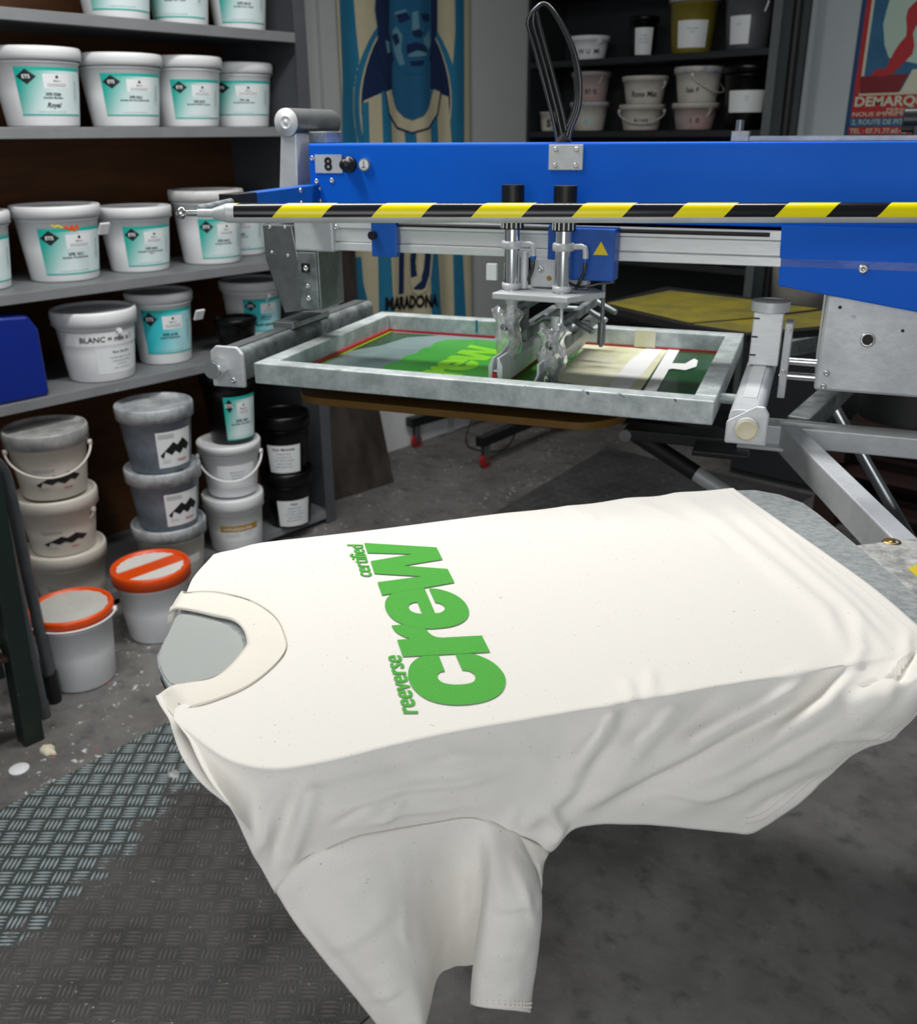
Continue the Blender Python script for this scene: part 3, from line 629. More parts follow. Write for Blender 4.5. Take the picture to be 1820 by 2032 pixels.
# right clamp
c = channel(.452, .502, 1.160, 1.203, -.335, .32, 'screen_clamp', K['alu'])
MB().box(.466, .488, -.26, .10, 1.203, 1.2045).build('clamp_groove', K['alu_l'], c)
MB().prism([(.450, 1.150), (.512, 1.150), (.512, 1.20), (.505, 1.212), (.492, 1.212), (.450, 1.185)], -.343, -.335, 'y').build('clamp_end_plate', K['alu'], c, bevel=.003)
MB().cyl((.482, -.343, 1.178), (.482, -.356, 1.178), .0175, n=32).build('clamp_pin', K['alu'], c, bevel=.002)
MB().lathe([(.0001, 0), (.012, 0), (.0135, .0012), (.0145, .0012), (.015, 0), (.0175, -.001)], 32, M=Matrix.Translation((.482, -.3575, 1.178)) @ Matrix.Rotation(math.radians(90), 4, 'X')).build('pin_cap', K['tape'], c)
# right post with round knob, side plate and guide rods
p_ = MB().box(.457, .508, -.03, .02, 1.205, 1.300).build('height_post', K['alu_l'], hd, bevel=.002)
MB().cyl((.483, -.005, 1.301), (.483, -.005, 1.318), .0335, n=40).build('adjuster_knob', K['alu'], p_, bevel=.004)
b = MB()
for z in (1.222, 1.255, 1.288): b.box(.4575, .468, -.0306, -.0301, z, z + .003)
b.build('scale_mark', K['lblk'], p_)
o = MB().box(.513, .5265, -.04, .01, 1.150, 1.285).build('side_plate', K['alu'], hd, bevel=.002)
for z in (1.20, 1.275): dome((.520, -.040, z), .004, o)
for z, y in ((1.188, -.02), (1.206, .02)): MB().cyl((.512, y, z), (.62, y, z), .0068, n=20).build('guide_rod', K['chrome'], hd)
hb = MB().box(.574, 1.35, -.04, .26, 1.170, 1.34).build('drive_housing', K['alu'], hd, bevel=.005)
for x, z, r in ((.650, 1.265, .0085), (.598, 1.318, .003), (.702, 1.284, .0028)): MB().cyl((x, -.0395, z), (x, -.0408, z), r, n=20).build('drilled_hole', K['rubber'], hb)
MB().lathe([(.0125, 0), (.0125, .001), (.0088, .001), (.0088, 0)], 24, M=Matrix.Translation((.650, -.0402, 1.265)) @ Matrix.Rotation(math.radians(90), 4, 'X')).build('hole_rim', K['bolt'], hb)
for x, z in ((.592, 1.202), (.590, 1.178), (.622, 1.303), (.758, 1.19), (.760, 1.215)): dome((x, -.040, z), .0055 if z < 1.25 else .003, hb)
MB().cyl((.75, .1, 1.10), (.75, .1, 1.172), .09, n=40).build('lift_column', K['rubber'], hd)
mc = hp(1792, 238, .22); MB().cyl(mc, mc + Vector((.5, 0, 0)), .021).build('motor_cylinder', K['black'], hd)
MB().box(mc.x + .02, mc.x + .08, .20, .24, 1.50, mc.z - .01).build('motor_foot', K['black'], hd)
# carriage
cb = MB().box(.088, .112, -.085, -.055, 1.375, 1.445).box(.112, .214, -.100, -.055, 1.352, 1.442).build('carriage_cover', K['blue2'], hd, bevel=.002)
MB().prism([(.176, 1.398), (.203, 1.398), (.1895, 1.421)], -.1006, -.1002, 'y').build('warning_triangle', K['hz_y'] if 'hz_y' in K else mat('yellow_sticker', '#f2d410', .4), cb)
b = MB().box(.058, .165, -.09, -.06, 1.335, 1.385); b.build('carriage_plate', K['alu'], hd, bevel=.002)
for x in (.094, .115): dome((x, -.09, 1.352), .0045, hd, 'brass_screw', m='brass')
dome((.078, -.09, 1.367), .0065, hd)
MB().prism([(.008, -.165), (.15, -.175), (.20, -.09), (.17, -.05), (.02, -.05)], 1.322, 1.333, 'z').build('carriage_base', K['alu'], hd, bevel=.002)
for x, zt in ((.030, 1.515), (.128, 1.515)):
    yy = -.115 if x < .1 else -.125
    c = MB().cyl((x, yy, 1.333), (x, yy, 1.44), .0145, n=32).build('pneumatic_cylinder', K['chrome'], hd)
    MB().cyl((x, yy, 1.44), (x, yy, zt), .0205, n=32).build('cylinder_cap', K['black'], c, bevel=.0015)
    MB().lathe([(.0145, 0), (.0185, 0), (.0195, .002), (.0195, .011), (.0185, .013), (.0145, .013)], 28, c=(x, yy, 1.406)).build('cylinder_collar', K['alu'], c)
    MB().lathe([(.0145, 0), (.018, 0), (.018, .010), (.0145, .010)], 28, c=(x, yy, 1.335)).build('cylinder_collar', K['alu'], c)
    MB().cyl((x, yy, 1.318), (x, yy, 1.306), .014, .010, n=24).build('rod_gland', K['alu'], c)
    MB().cyl((x, yy, 1.306), (x, yy, 1.25), .0035, n=14).build('piston_rod', K['chrome'], c)
    b = MB()
    for i in range(6):
        a = math.radians(-150 + i * 24); b.box(x + .0203 * math.cos(a) - .0012, x + .0203 * math.cos(a) + .0012, yy + .0203 * math.sin(a) - .001, yy + .0203 * math.sin(a) + .001, 1.442, 1.462)
    b.build('cap_ribs', K['alu_l'], c)
    f = MB().tube([(x + .018, yy, 1.413), (x + .032, yy, 1.414), (x + .038, yy, 1.412), (x + .040, yy, 1.404), (x + .040, yy, 1.394)], .0052, 12).build('air_fitting', K['alu'], c)
    MB().cyl((x + .040, yy, 1.394), (x + .040, yy, 1.388), .0056, n=16).build('fitting_ring', K['blue2'], f)
    MB().tube(catmull([(x + .040, yy, 1.389), (x + .039, yy, 1.372), (x + .030, yy + .006, 1.352), (x + .020, yy + .02, 1.338)], 16), .0034, 10).build('hose', K['hose'], c)
MB().cyl((.052, -.108, 1.335), (.052, -.108, 1.40), .007, n=20).build('guide_cylinder', K['alu'], hd)
MB().tube(catmull([(.140, -.13, 1.352), (.158, -.11, 1.342), (.19, -.10, 1.348), (.215, -.09, 1.352)], 14), .0025, 8).build('cable', K['hose'], hd)
# arm to the safety bar: blue tapered bracket coming forward from the beam end
b = MB().prism([(-.02, 1.466), (-.02, 1.508), (-.28, 1.505), (-.28, 1.484)], -.425, -.395, 'x'); br = b.build('safety_bar_bracket', K['blue2'], hd, bevel=.0015)
MB().box(-.428, -.392, -.345, -.28, 1.483, 1.506).build('bracket_sleeve', K['rubber'], br, bevel=.001)
for y, z in ((-.04, 1.477), (-.04, 1.50), (-.12, 1.477), (-.12, 1.50)): dome((-.395, y, z), .0048, br, d=(1, 0, 0))
# safety bar
HPI = MH.inverted()
def barpt(x, y): return onplane(x, y, (1.733, -1.652, 0), Vector((1.733 - 2.52, -1.652 + 1.006, 0)).normalized().orthogonal() if False else (Vector((2.52 - 1.733, -1.006 + 1.652, 0)).cross(Vector((0, 0, 1)))).normalized())
A = HPI @ barpt(452, 423); Bp = HPI @ barpt(1930, 422); d = (Bp - A) * 1.25; L_ = d.length
bar = bpy.data.objects.new('safety_bar_axis', None); bpy.data.objects.remove(bar)
ML = Matrix.Translation(A) @ d.to_track_quat('X', 'Z').to_matrix().to_4x4()
ta = MB()
n = 40; rad = .0142
vs = []; seg = 60
for i in range(seg + 1):
    x = .012 + (L_ - .012) * i / seg
    for j in range(n):
        a = math.radians(-20 + 238 * j / (n - 1)); vs.append((x, -rad * math.cos(a) * 1.012, rad * math.sin(a) * 1.012))
ta.add(vs, [(i * n + j, i * n + j + 1, (i + 1) * n + j + 1, (i + 1) * n + j) for i in range(seg) for j in range(n - 1)], 0, True)
sb = MB().cyl((0, 0, 0), (L_, 0, 0), rad, n=40).cyl((0, 0, 0), (-.022, 0, -.0006), rad, .0075, n=40).cyl((-.022, 0, 0), (-.045, 0, 0), .0062, n=24).build('safety_bar', K['alu'], hd)
sb.matrix_local = ML
tp = ta.build('warning_tape', K['hazard'], sb)
MB().cyl((-.045, 0, 0), (-.065, 0, 0), .0048, n=20).lathe([(.0001, -.0095), (.005, -.0082), (.0085, -.004), (.0095, 0), (.0085, .004), (.005, .0082), (.0001, .0095)], 24, c=(-.070, 0, 0)).build('ball_joint', K['chrome'], sb)
e1 = HPI @ barpt(392, 418); e2 = Vector((-.410, -.33, 1.492))
MB().tube([e1, e1.lerp(e2, .5), e2], .0075, 16).build('link_rod', K['alu_d'], hd)
MB().cyl((-.40, -.335, 1.49), (-.40, -.315, 1.49), .006).build('link_nut', K['bolt'], hd)

# ------------------------------------------------------------------ the screen in the head
s_ = thing('printing_screen', 'aluminium framed printing screen with green ink and the reversed crew stencil', 'printing screen', HO + Vector((0, 0, 1.16)), HA)
X1, Y1, W_ = .4255, .289, .036
fr = MB(); fr.box(-X1, X1, -Y1, -Y1 + W_, 0, .040).box(-X1, X1, Y1 - W_, Y1, 0, .040).box(-X1, -X1 + W_, -Y1 + W_, Y1 - W_, 0, .040).box(X1 - W_, X1, -Y1 + W_, Y1 - W_, 0, .040)
fr.build('frame', K['galv'], s_, bevel=.0025)
def spx(x, y, z=1.1625):
    P = onz(x, y, z) - HO; return (P.dot(HX), P.dot(HY))
def inside(p, g=.002): return (max(-X1 + W_ + g, min(X1 - W_ - g, p[0])), max(-Y1 + W_ + g, min(Y1 - W_ - g, p[1])))
def flat(poly, z, m, name, par=s_, th=.0003):
    return MB().prism(poly, z, z + th).build(name, K[m], par)
flat([(-X1 + W_, -Y1 + W_), (X1 - W_, -Y1 + W_), (X1 - W_, Y1 - W_), (-X1 + W_, Y1 - W_)], .0008, 'mesh_grey', 'screen_mesh')
# red glue line all round, a little up the inner walls
g = MB(); i0, j0 = X1 - W_, Y1 - W_
g.box(-i0, -i0 + .006, -j0, j0, .001, .008).box(i0 - .003, i0, -j0, j0, .001, .006).box(-i0, i0, j0 - .002, j0, .001, .006)
g.build('glue_line', K['redglue'], s_)
flat([(-i0 + .006, .02), (-i0 + .05, .10), (-i0 + .07, .20), (-i0 + .13, j0 - .012), (-i0 + .006, j0 - .012)], .0012, 'emul', 'emulsion_strip')
flat([(-i0 + .0061, -j0), (-i0 + .012, -j0), (-i0 + .0100, j0), (-i0 + .0061, j0)], .0016, 'ink_lime', 'ink_edge')
flat([(-.01, -j0), (i0 - .003, -j0), (i0 - .003, j0 - .002), (-.03, j0 - .002)], .0012, 'emul', 'emulsion')
# ink puddle with ragged left edge
rag = [(-.262, -j0), (-.250, -.20), (-.260, -.15), (-.244, -.11), (-.250, -.07), (-.238, -.03), (-.245, .01), (-.232, .05), (-.240, .09), (-.228, .12), (-.236, .16), (-.222, .20), (-.16, .222), (-.06, .218), (.03, .222), (.09, .215), (.10, .12), (.10, 0), (.10, -.12), (.08, -j0)]
flat(rag, .0016, 'ink_green', 'ink')
# reversed stencil letters of the print, same size as on the shirt, seen through the ink
# traced outlines of the four heavy letters in drawing units (the print's own artwork)
def sm(pts, n=40): return [tuple(v) for v in catmull([(p[0], p[1], 0) for p in pts], n)]
def xy(P): return [(p[0], p[1]) for p in P]
LET = {}
LET['w'] = ([(217, 97), (942, 141), (1003, 262), (612, 325), (1053, 358), (1123, 494), (396, 622), (350, 492), (790, 432), (320, 404), (281, 280), (700, 208), (250, 196)], [])
e_out = xy(sm([(865, 552), (960, 560), (1080, 595), (1180, 650), (1245, 720), (1268, 790), (1250, 850), (1190, 900), (1090, 935), (960, 953), (830, 957), (720, 945), (600, 910), (500, 855), (440, 780), (425, 710), (445, 650), (505, 602), (600, 574), (720, 558), (820, 548)], 70)) + xy(sm([(928, 803), (985, 795), (1025, 762), (1015, 728), (975, 703), (928, 693)], 18))
LET['e'] = (e_out, [xy(sm([(750, 690), (705, 696), (668, 716), (662, 748), (690, 782), (740, 802), (798, 808)], 20))])
LET['r'] = ([(548, 1070), (605, 1238), (1480, 1192), (1397, 1026)] + xy(sm([(1000, 1047), (930, 1038), (880, 1010), (848, 978), (830, 957)], 14)) + [(700, 925), (605, 915)] + xy(sm([(490, 925), (525, 980), (590, 1025), (680, 1058)], 10)), [])
c_out = xy(sm([(800, 1230), (720, 1275), (670, 1340), (657, 1420), (675, 1500), (730, 1580), (820, 1650), (930, 1695), (1060, 1718), (1200, 1722), (1350, 1705), (1480, 1670), (1580, 1610), (1630, 1530), (1630, 1440), (1580, 1360), (1500, 1290), (1400, 1240), (1300, 1206)], 70)) + [(1130, 1213)] + xy(sm([(1200, 1373), (1262, 1380), (1312, 1407), (1332, 1445), (1318, 1485), (1265, 1507), (1180, 1517), (1080, 1515), (1000, 1495), (956, 1455), (956, 1415), (985, 1390), (1027, 1385)], 40)) + [(962, 1222)]
LET['c'] = (c_out, [])
SX0 = onz(910, 1250, 1.12); SA = math.radians(55.5056); SX = Vector((math.cos(SA), math.sin(SA), 0)); SY = Vector((-math.sin(SA), math.cos(SA), 0))
ZT = 1.1212
def art(x, y):    # artwork unit -> pallet coordinates
    P = onz(680 + x / 5.0556, 1060 + y / 5.0556, ZT) - SX0; return (P.dot(SX), P.dot(SY))
def tess(outer, holes, f):
    loops = [[Vector((p[0], p[1], 0)) for p in map(lambda q: f(*q), l)] for l in [outer] + holes]
    tri = tessellate_polygon(loops); vs = [v for l in loops for v in l]; return vs, [list(t) for t in tri]
SP = {ch: tess(LET[ch][0], LET[ch][1], art) for ch in 'crew'}
for n_, ch in enumerate('rew'):
    vs, fs = SP[ch]; vs = [Vector((v.x - .088, v.y - .078, .0021 + .0001 * n_)) for v in vs]
    vs2 = [v for v in vs]
    if min(v.y for v in vs) > -Y1 + W_ - .08:
        MB().add(vs2, fs).build('stencil_letter', K['ink_lime'], s_)
# translucent tape laid over the right part of the mesh, whiter bands, a torn strip
def fq(pts, z, m, name): return flat([inside(spx(x, y)) for x, y in pts], z, m, name)
fq([(1050, 745), (1120, 680), (1190, 655), (1335, 680), (1270, 775), (1180, 768)], .0015, 'tape_white', 'tape')
fq([(1205, 770), (1250, 715), (1290, 683), (1320, 686), (1285, 730), (1245, 775)], .0020, 'tape_w2', 'tape')
fq([(1275, 780), (1330, 688), (1352, 690), (1300, 782)], .0026, 'tape_w2', 'tape')
fq([(1310, 728), (1330, 721), (1360, 722), (1370, 716), (1378, 712), (1385, 716), (1382, 728), (1360, 735), (1335, 732), (1310, 736)], .0029, 'tape_w2', 'torn_tape')
b = MB().box(.20, .245, Y1 - W_ - .004, Y1 - W_ - .0005, .004, .041); b.build('wall_tape', K['tape_white'], s_)
for x, w2 in ((-.17, .01), (-.02, .004), (-.04, .004)): MB().box(x, x + w2 * .5, Y1 - W_ - .0012, Y1 - W_ + .001, .012, .040).build('ink_drip', K['flagb' if w2 > .005 else 'p_dred'], s_)
MB().cyl((X1, -.18, .018), (X1 + .026, -.18, .018), .009).build('side_peg', K['galv'], s_)
# ------------------------------------------------------------------ squeegee and flood bar
q = thing('squeegee', 'aluminium squeegee with red rubber blade standing in the green ink', 'squeegee', HO + HX * .030 + HY * 0 + Vector((0, 0, 1.1635)), HA, None)
tl = Matrix.Rotation(math.radians(0), 4, 'Y')
MB().box(-.0035, .0035, -.215, .205, 0, .034, M=tl).build('blade', K['redglue'], q, label='red rubber blade')
b = MB().prism([(-.012, .012), (-.0042, .012), (-.0042, .045), (-.002, .062), (-.005, .062), (-.012, .047)], -.212, .205, 'y').prism([(.012, .012), (.0042, .012), (.0042, .045), (.004, .062), (.008, .062), (.0145, .047), (.0145, .012)], -.212, .205, 'y').box(-.003, .005, -.212, .205, .036, .0395)
b.build('holder', K['alu'], q, bevel=.0012)
f = thing('flood_bar', 'thin bent metal flood bar hanging to the right of the squeegee', 'flood bar', HO + HX * .105 + Vector((0, 0, 1.168)), HA)
MB().prism([(-.010, .004), (-.006, .002), (.006, .030), (.006, .050), (.002, .050), (.002, .031)], -.205, .205, 'y').build('blade', K['alu'], f, bevel=.0006)
MB().box(-.002, .010, -.12, .16, .040, .062).build('holder', K['alu_d'], f, bevel=.001)
# clamp blocks and knobs wrapped in crumpled clear film
def clampset(x, y, z, lab):
    c = thing('film_wrapped_clamp', lab, 'clamp', HO + HX * x + HY * y + Vector((0, 0, z)), HA, 'film wrapped squeegee clamps')
    MB().box(-.010, .016, -.02, .06, -.012, .030).box(-.004, .010, .02, .30, .022, .040).build('clamp_block', K['alu_d'], c, bevel=.002)
    MB().lathe([(.001, -.022), (.010, -.022), (.0135, -.016), (.0135, -.006), (.009, -.002), (.006, .02)], 10, M=Matrix.Translation((0, -.036, .0)) @ Matrix.Rotation(math.radians(60), 4, 'X')).build('knob', K['chrome'], c)
    rnd = random.Random(int(x * 1000)); b = MB()
    prof = [(.018, .040, .016), (.027, .034, .022), (.029, .026, .024), (.021, .016, .024), (.018, .006, .026), (.022, -.008, .028), (.025, -.022, .027), (.023, -.038, .022), (.015, -.054, .015), (.005, -.064, .007)]
    rows = []
    for wz, z_, dep in prof:
        row = []
        for i in range(29):
            a = 2 * math.pi * i / 28; k = 1 + .30 * noise.noise(Vector((math.cos(a) * 2.8, math.sin(a) * 2.8, z_ * 75 + x * 50)))
            row.append(Vector((max(wz, .014) * math.cos(a) * k, -.022 + dep * math.sin(a) * k, z_ + .005 * math.sin(a * 3 + z_ * 90))))
        row[-1] = row[0]; rows.append(row)
    b.grid(rows); o = b.build('clear_film', K['clear'], c, label='crumpled transparent film'); 
    MB().cyl((0, 0, .030), (0, 0, .052), .010).build('stem', K['alu'], c)
clampset(.030, -.11, 1.262, 'left squeegee clamp wrapped in crumpled clear plastic film')
clampset(.118, -.12, 1.238, 'right flood bar clamp wrapped in crumpled clear plastic film')
b = MB().cyl((.165, .06, 1.20), (.165, .06, 1.335), .004).cyl((.165, .06, 1.205), (.165, .06, 1.25), .008); b.build('return_rod', K['steel'], hd)
b = MB()
for yy in (-.02, .10, .2): b.tube([(.03, yy, 1.24), (.06, yy + .02, 1.262), (.12, yy + .02, 1.262), (.165, yy, 1.245)], .006)
b.box(.02, .045, -.06, .22, 1.228, 1.25).box(.11, .13, -.06, .22, 1.222, 1.24); b.build('clamp_linkage', K['alu_d'], hd, bevel=.001)
MB().box(-.025, -.005, -.10, -.09, 1.345, 1.375).build('limit_switch', K['lwht'], hd, bevel=.001)
# ------------------------------------------------------------------ pallet carousel (turns as one)
def sp(x, y, z=1.12):
    P = onz(x, y, z) - SX0; return (P.dot(SX), P.dot(SY))
ca = thing('pallet_carousel', 'aluminium armed carousel with grey and yellow shirt pallets, below the print head', 'carousel', HO, HA)
INV = MH.inverted(); MS = Matrix.Translation(Vector((SX0.x, SX0.y, 0))) @ Matrix.Rotation(SA, 4, 'Z'); SL = INV @ MS   # pallet frame -> head frame
def rounded(P, r, k=6):
    out = []
    n = len(P)
    for i in range(n):
        a, p, c = Vector(P[i - 1]), Vector(P[i]), Vector(P[(i + 1) % n]); u = (a - p); v = (c - p); rr = min(r, u.length * .45, v.length * .45)
        u.normalize(); v.normalize(); s0 = p + u * rr; s1 = p + v * rr
        for j in range(k + 1):
            t = j / k; out.append(tuple(s0 * (1 - t) ** 2 + p * 2 * t * (1 - t) + s1 * t * t))
    return out
near = [(-.215, -.160), (-.10, -.160), (.42, -.152), (.485, -.150), (.503, -.11), (.513, -.055), (.536, .09), (.550, .185), (.553, .225), (.540, .262), (.515, .288), (.47, .298), (-.17, .262)]
left = [sp(*p) for p in ((436, 1108), (395, 1150), (362, 1205), (326, 1268), (311, 1300), (313, 1322), (324, 1345), (337, 1368), (368, 1420), (410, 1468))]
out = near + left
MB().prism(out, 1.112, 1.1195, 'z', M=SL).build('pallet', K['greymat'], ca, bevel=.001, label='grey rubber covered shirt pallet under the t-shirt')
MB().prism([(p[0] * .997, p[1] * .997) for p in out], 1.104, 1.1119, 'z', M=SL).build('pallet_core', K['rubber'], ca)
pd = [sp(*p, 1.1196) for p in ((352, 1218), (400, 1222), (440, 1235), (478, 1262), (485, 1290), (470, 1312), (430, 1345), (345, 1362), (328, 1345), (318, 1320), (316, 1300), (330, 1268))]
MB().prism(rounded(pd, .02), 1.1196, 1.1202, 'z', M=SL).build('adhesive_pad', K['greypad'], ca)
# debris covered root block beside the pallet, yellow note
r0 = sp(1660, 1086, 1.103)[1]
MB().box(.40, .86, r0 - .20, r0, 1.068, 1.1035, M=SL).build('arm_root', K['lint'], ca, bevel=.003, label='arm root crusted with white lint')
MB().box(.86, 1.62, r0 - .14, r0 - .06, 1.06, 1.10, M=SL).build('arm', K['alu'], ca, bevel=.003)
MB().prism([sp(*p, 1.1036) for p in ((1802, 1128), (1840, 1112), (1850, 1165), (1825, 1150))], 1.1036, 1.1042, 'z', M=SL).build('yellow_scrap', K['hz_y2'] if 'hz_y2' in K else mat('yellow_scrap', '#d9c31e', .6), ca)
# radial spoke and ring braces
def barseg(p, q, w, z0, z1, name='arm', m='alu', M=None):
    p = Vector(p); q = Vector(q); d = (q - p).normalized(); n = Vector((-d.y, d.x)) * w / 2
    return MB().prism([tuple(p - n), tuple(q - n), tuple(q + n), tuple(p + n)], z0, z1, 'z').build(name, K[m], ca, bevel=.0025)
def hz(x, y, z):
    P = onz(x, y, z) - HO; return (P.dot(HX), P.dot(HY))
barseg((.49, -.022), (2.0, -.022), .054, 1.062, 1.10, m='alu')
a_, b__ = hz(1568, 842, 1.10), hz(1812, 1085, 1.10)
barseg((a_[0] - .01, a_[1] + .02), (b__[0] + .04, b__[1] - .12), .034, 1.050, 1.101, m='alu')
barseg(hz(1585, 828, 1.10), hz(1700, 725, 1.10), .042, 1.058, 1.10, m='alu_d')
MB().prism([(.455, -.075), (.545, -.075), (.55, .03), (.45, .03)], 1.060, 1.066, 'z').build('gusset_plate', K['alu'], ca, bevel=.001)
MB().box(.24, .50, -.05, .01, 1.045, 1.066).box(.38, .48, -.12, -.03, 1.05, 1.06).build('pallet_bracket', K['black'], ca, bevel=.002)
MB().cyl((.245, -.055, 1.055), (.245, -.045, 1.055), .012).build('pivot_washer', K['steel'], ca)
MB().lathe([(.0001, 0), (.006, 0), (.006, .012), (.018, .014), (.018, .024), (.0001, .024)], 24, c=(.400, -.01, 1.022)).build('lock_nut', K['alu'], ca)
P_ = hz(1770, 1078, 1.101)
MB().lathe([(.0001, .0035), (.004, .0035), (.0045, .002), (.011, .003), (.0125, .0005), (.0125, 0)], 24, c=(P_[0], P_[1], 1.101)).build('bolt', K['brass'], ca)
# round struts running down to the hub
A1 = INV @ onz(1262, 862, 1.05); B1 = INV @ onz(1520, 1030, .93); B1 = A1 + (B1 - A1) * 1.7
MB().cyl(A1, B1, .0145, n=24).build('strut', K['alu'], ca)
MB().cyl(A1 + (B1 - A1) * .0, A1 + (B1 - A1) * .28, .0165, n=24).build('strut_socket', K['rubber'], ca)
A2 = INV @ onz(1700, 885, .95); B2 = INV @ onz(1830, 1110, .80)
A2 = A2 - (B2 - A2) * .55
MB().cyl(A2, B2, .012, n=20).build('strut', K['tube_g'], ca)
# mustard board pallet under the screen, yellow pallet beyond
MB().prism(rounded([(-.355, -.232), (.205, -.232), (.26, -.17), (.26, .20), (-.355, .20), (-.40, .10), (-.40, -.17)], .03), 1.112, 1.126, 'z').build('pallet', K['mustard'], ca, bevel=.001, label='mustard brown pallet under the printing screen')
yy = [hz(*p, 1.12) for p in ((1183, 603), (1323, 568), (1480, 588), (1640, 612), (1660, 650), (1483, 664), (1363, 645))]
MB().prism(yy, 1.10, 1.119, 'z').build('pallet', K['rubber'], ca, label='yellow topped pallet behind the printing screen')
cx = sum(p[0] for p in yy) / 7; cy = sum(p[1] for p in yy) / 7
MB().prism([hz(*p, 1.12) for p in ((1205, 602), (1330, 577), (1480, 594), (1625, 613), (1480, 632), (1370, 641))], 1.119, 1.1215, 'z').build('pallet_pad', K['yellow_p'], ca, bevel=.001)
MB().prism([hz(*p, 1.12) for p in ((1375, 643), (1485, 634), (1640, 616), (1655, 645), (1485, 660))], 1.119, 1.1208, 'z').build('pallet_pad', K['yellow_p'], ca, bevel=.001)
MB().prism([hz(*p, 1.10) for p in ((1560, 655), (1640, 640), (1640, 665), (1560, 680))], 1.06, 1.10, 'z').build('arm', K['alu_d'], ca)
MB().cyl((1.75, 0, 0), (1.75, 0, 1.06), .16, n=32).build('hub_column', K['black'], ca)

# ------------------------------------------------------------------ the t-shirt
ts = thing('t_shirt', 'natural cotton t-shirt printed green with reeverse certified crew, stretched over the near pallet', 't-shirt', (SX0.x, SX0.y, 0), SA)
SI = MS.inverted()
def T(x, y, z=ZT): return SI @ onz(x, y, z)
def V(x, y, ry): return SI @ onplane(x, y, SX0 + SY * ry, SY)
CX = [343, 400, 460, 540, 640, 770, 900, 1030, 1130, 1220, 1320, 1420, 1500, 1580, 1669, 1740, 1800, 1842]
def polyy(P, x):
    for (a, b), (c, d) in zip(P, P[1:]):
        if x <= c: return b + (d - b) * (x - a) / (c - a)
    return P[-1][1]
crease = [(343, 1426), (400, 1474), (460, 1512), (540, 1528), (640, 1514), (770, 1482), (900, 1453), (1030, 1431), (1400, 1366), (1669, 1322), (1800, 1296), (1842, 1276)]
far = [(423, 1101), (440, 1096), (470, 1090), (515, 1078), (620, 1066), (750, 1051), (880, 1034), (990, 1020), (1070, 1012), (1130, 1004), (1180, 999), (1230, 991), (1270, 987), (1310, 984), (1350, 978), (1390, 975), (1425, 972), (1455, 968)]
bot = [(545, 1772), (577, 1733), (620, 1700), (700, 1663), (760, 1650), (850, 1635), (940, 1624), (1020, 1655), (1088, 1692), (1152, 1640), (1291, 1637), (1432, 1650), (1500, 1651), (1574, 1602), (1640, 1549), (1706, 1490), (1776, 1462), (1862, 1372)]
LEFT = [T(*p) for p in ((423, 1101), (385, 1144), (369, 1178), (442, 1178), (500, 1194), (546, 1225), (567, 1268), (563, 1300), (536, 1322), (486, 1359), (421, 1385), (352, 1400), (343, 1426))]
RIGHT = [T(*p) for p in ((1455, 968), (1540, 1028), (1600, 1070), (1660, 1112), (1720, 1155), (1770, 1195), (1812, 1232), (1838, 1256), (1842, 1276))]
NU, NT_, ND = 150, 90, 64
LT = arclen(catmull(LEFT[:3], 20) + catmull(LEFT[2:], 80)[1:], NT_); RT = arclen(catmull(RIGHT, 80), NT_)
def samp(pts, n): return arclen(pts, n)
rows = []
nc = len(CX)
farP = [T(*p) for p in far]; crP = [T(x, polyy(crease, x)) for x in CX]
FR = catmull(farP, NU); CR = catmull(crP, NU)
rows = []
for i in range(NT_):
    v = i / (NT_ - 1); row = []
    for j in range(NU):
        u = j / (NU - 1)
        row.append(FR[j] * (1 - v) + CR[j] * v + (LT[i] - (FR[0] * (1 - v) + CR[0] * v)) * (1 - u) ** 1.3 + (RT[i] - (FR[-1] * (1 - v) + CR[-1] * v)) * (u ** 1.3))
    rows.append(row)
# hanging side: key rows below the crease, each on a vertical plane at its own distance from the pallet edge
ryc = [p.y for p in crP]
def key(frac, extra):
    out = []
    for k in range(nc):
        xc, yc = CX[k], polyy(crease, CX[k]); xb, yb = bot[k]
        bulge = 0
        if k <= 2: # left silhouette follows the photo
            S = {0: [(343, 1426), (368, 1452), (388, 1496), (416, 1545), (454, 1594), (495, 1680), (545, 1772)], 1: [(400, 1474), (420, 1500), (445, 1540), (470, 1590), (500, 1640), (540, 1695), (577, 1733)], 2: [(460, 1512), (478, 1540), (498, 1570), (520, 1605), (550, 1640), (585, 1675), (620, 1700)]}[k]
            t = frac * 6; q = min(int(t), 5); x = S[q][0] + (S[q + 1][0] - S[q][0]) * (t - q); y = S[q][1] + (S[q + 1][1] - S[q][1]) * (t - q)
        else:
            x = xc + (xb - xc) * frac; y = yc + (yb - yc) * frac
        ry = ryc[k] + (min(ryc[k], -.178) - extra - ryc[k]) * min(1, frac * 3.2 if k > 2 else frac * 1.6)
        if k > 12: ry -= .012 * (k - 12) * math.sin(frac * 2.6) * .35
        out.append(V(x, y, ry))
    return out
dr = [crP]
for f_, e in ((.08, .002), (.2, .006), (.36, .011), (.52, .015), (.68, .018), (.84, .018), (1.0, .014)): dr.append(key(f_, e))
drr = [catmull(r, NU) for r in dr]
cols = [catmull([r[j] for r in drr], ND) for j in range(NU)]
for i in range(1, ND): rows.append([cols[j][i] for j in range(NU)])
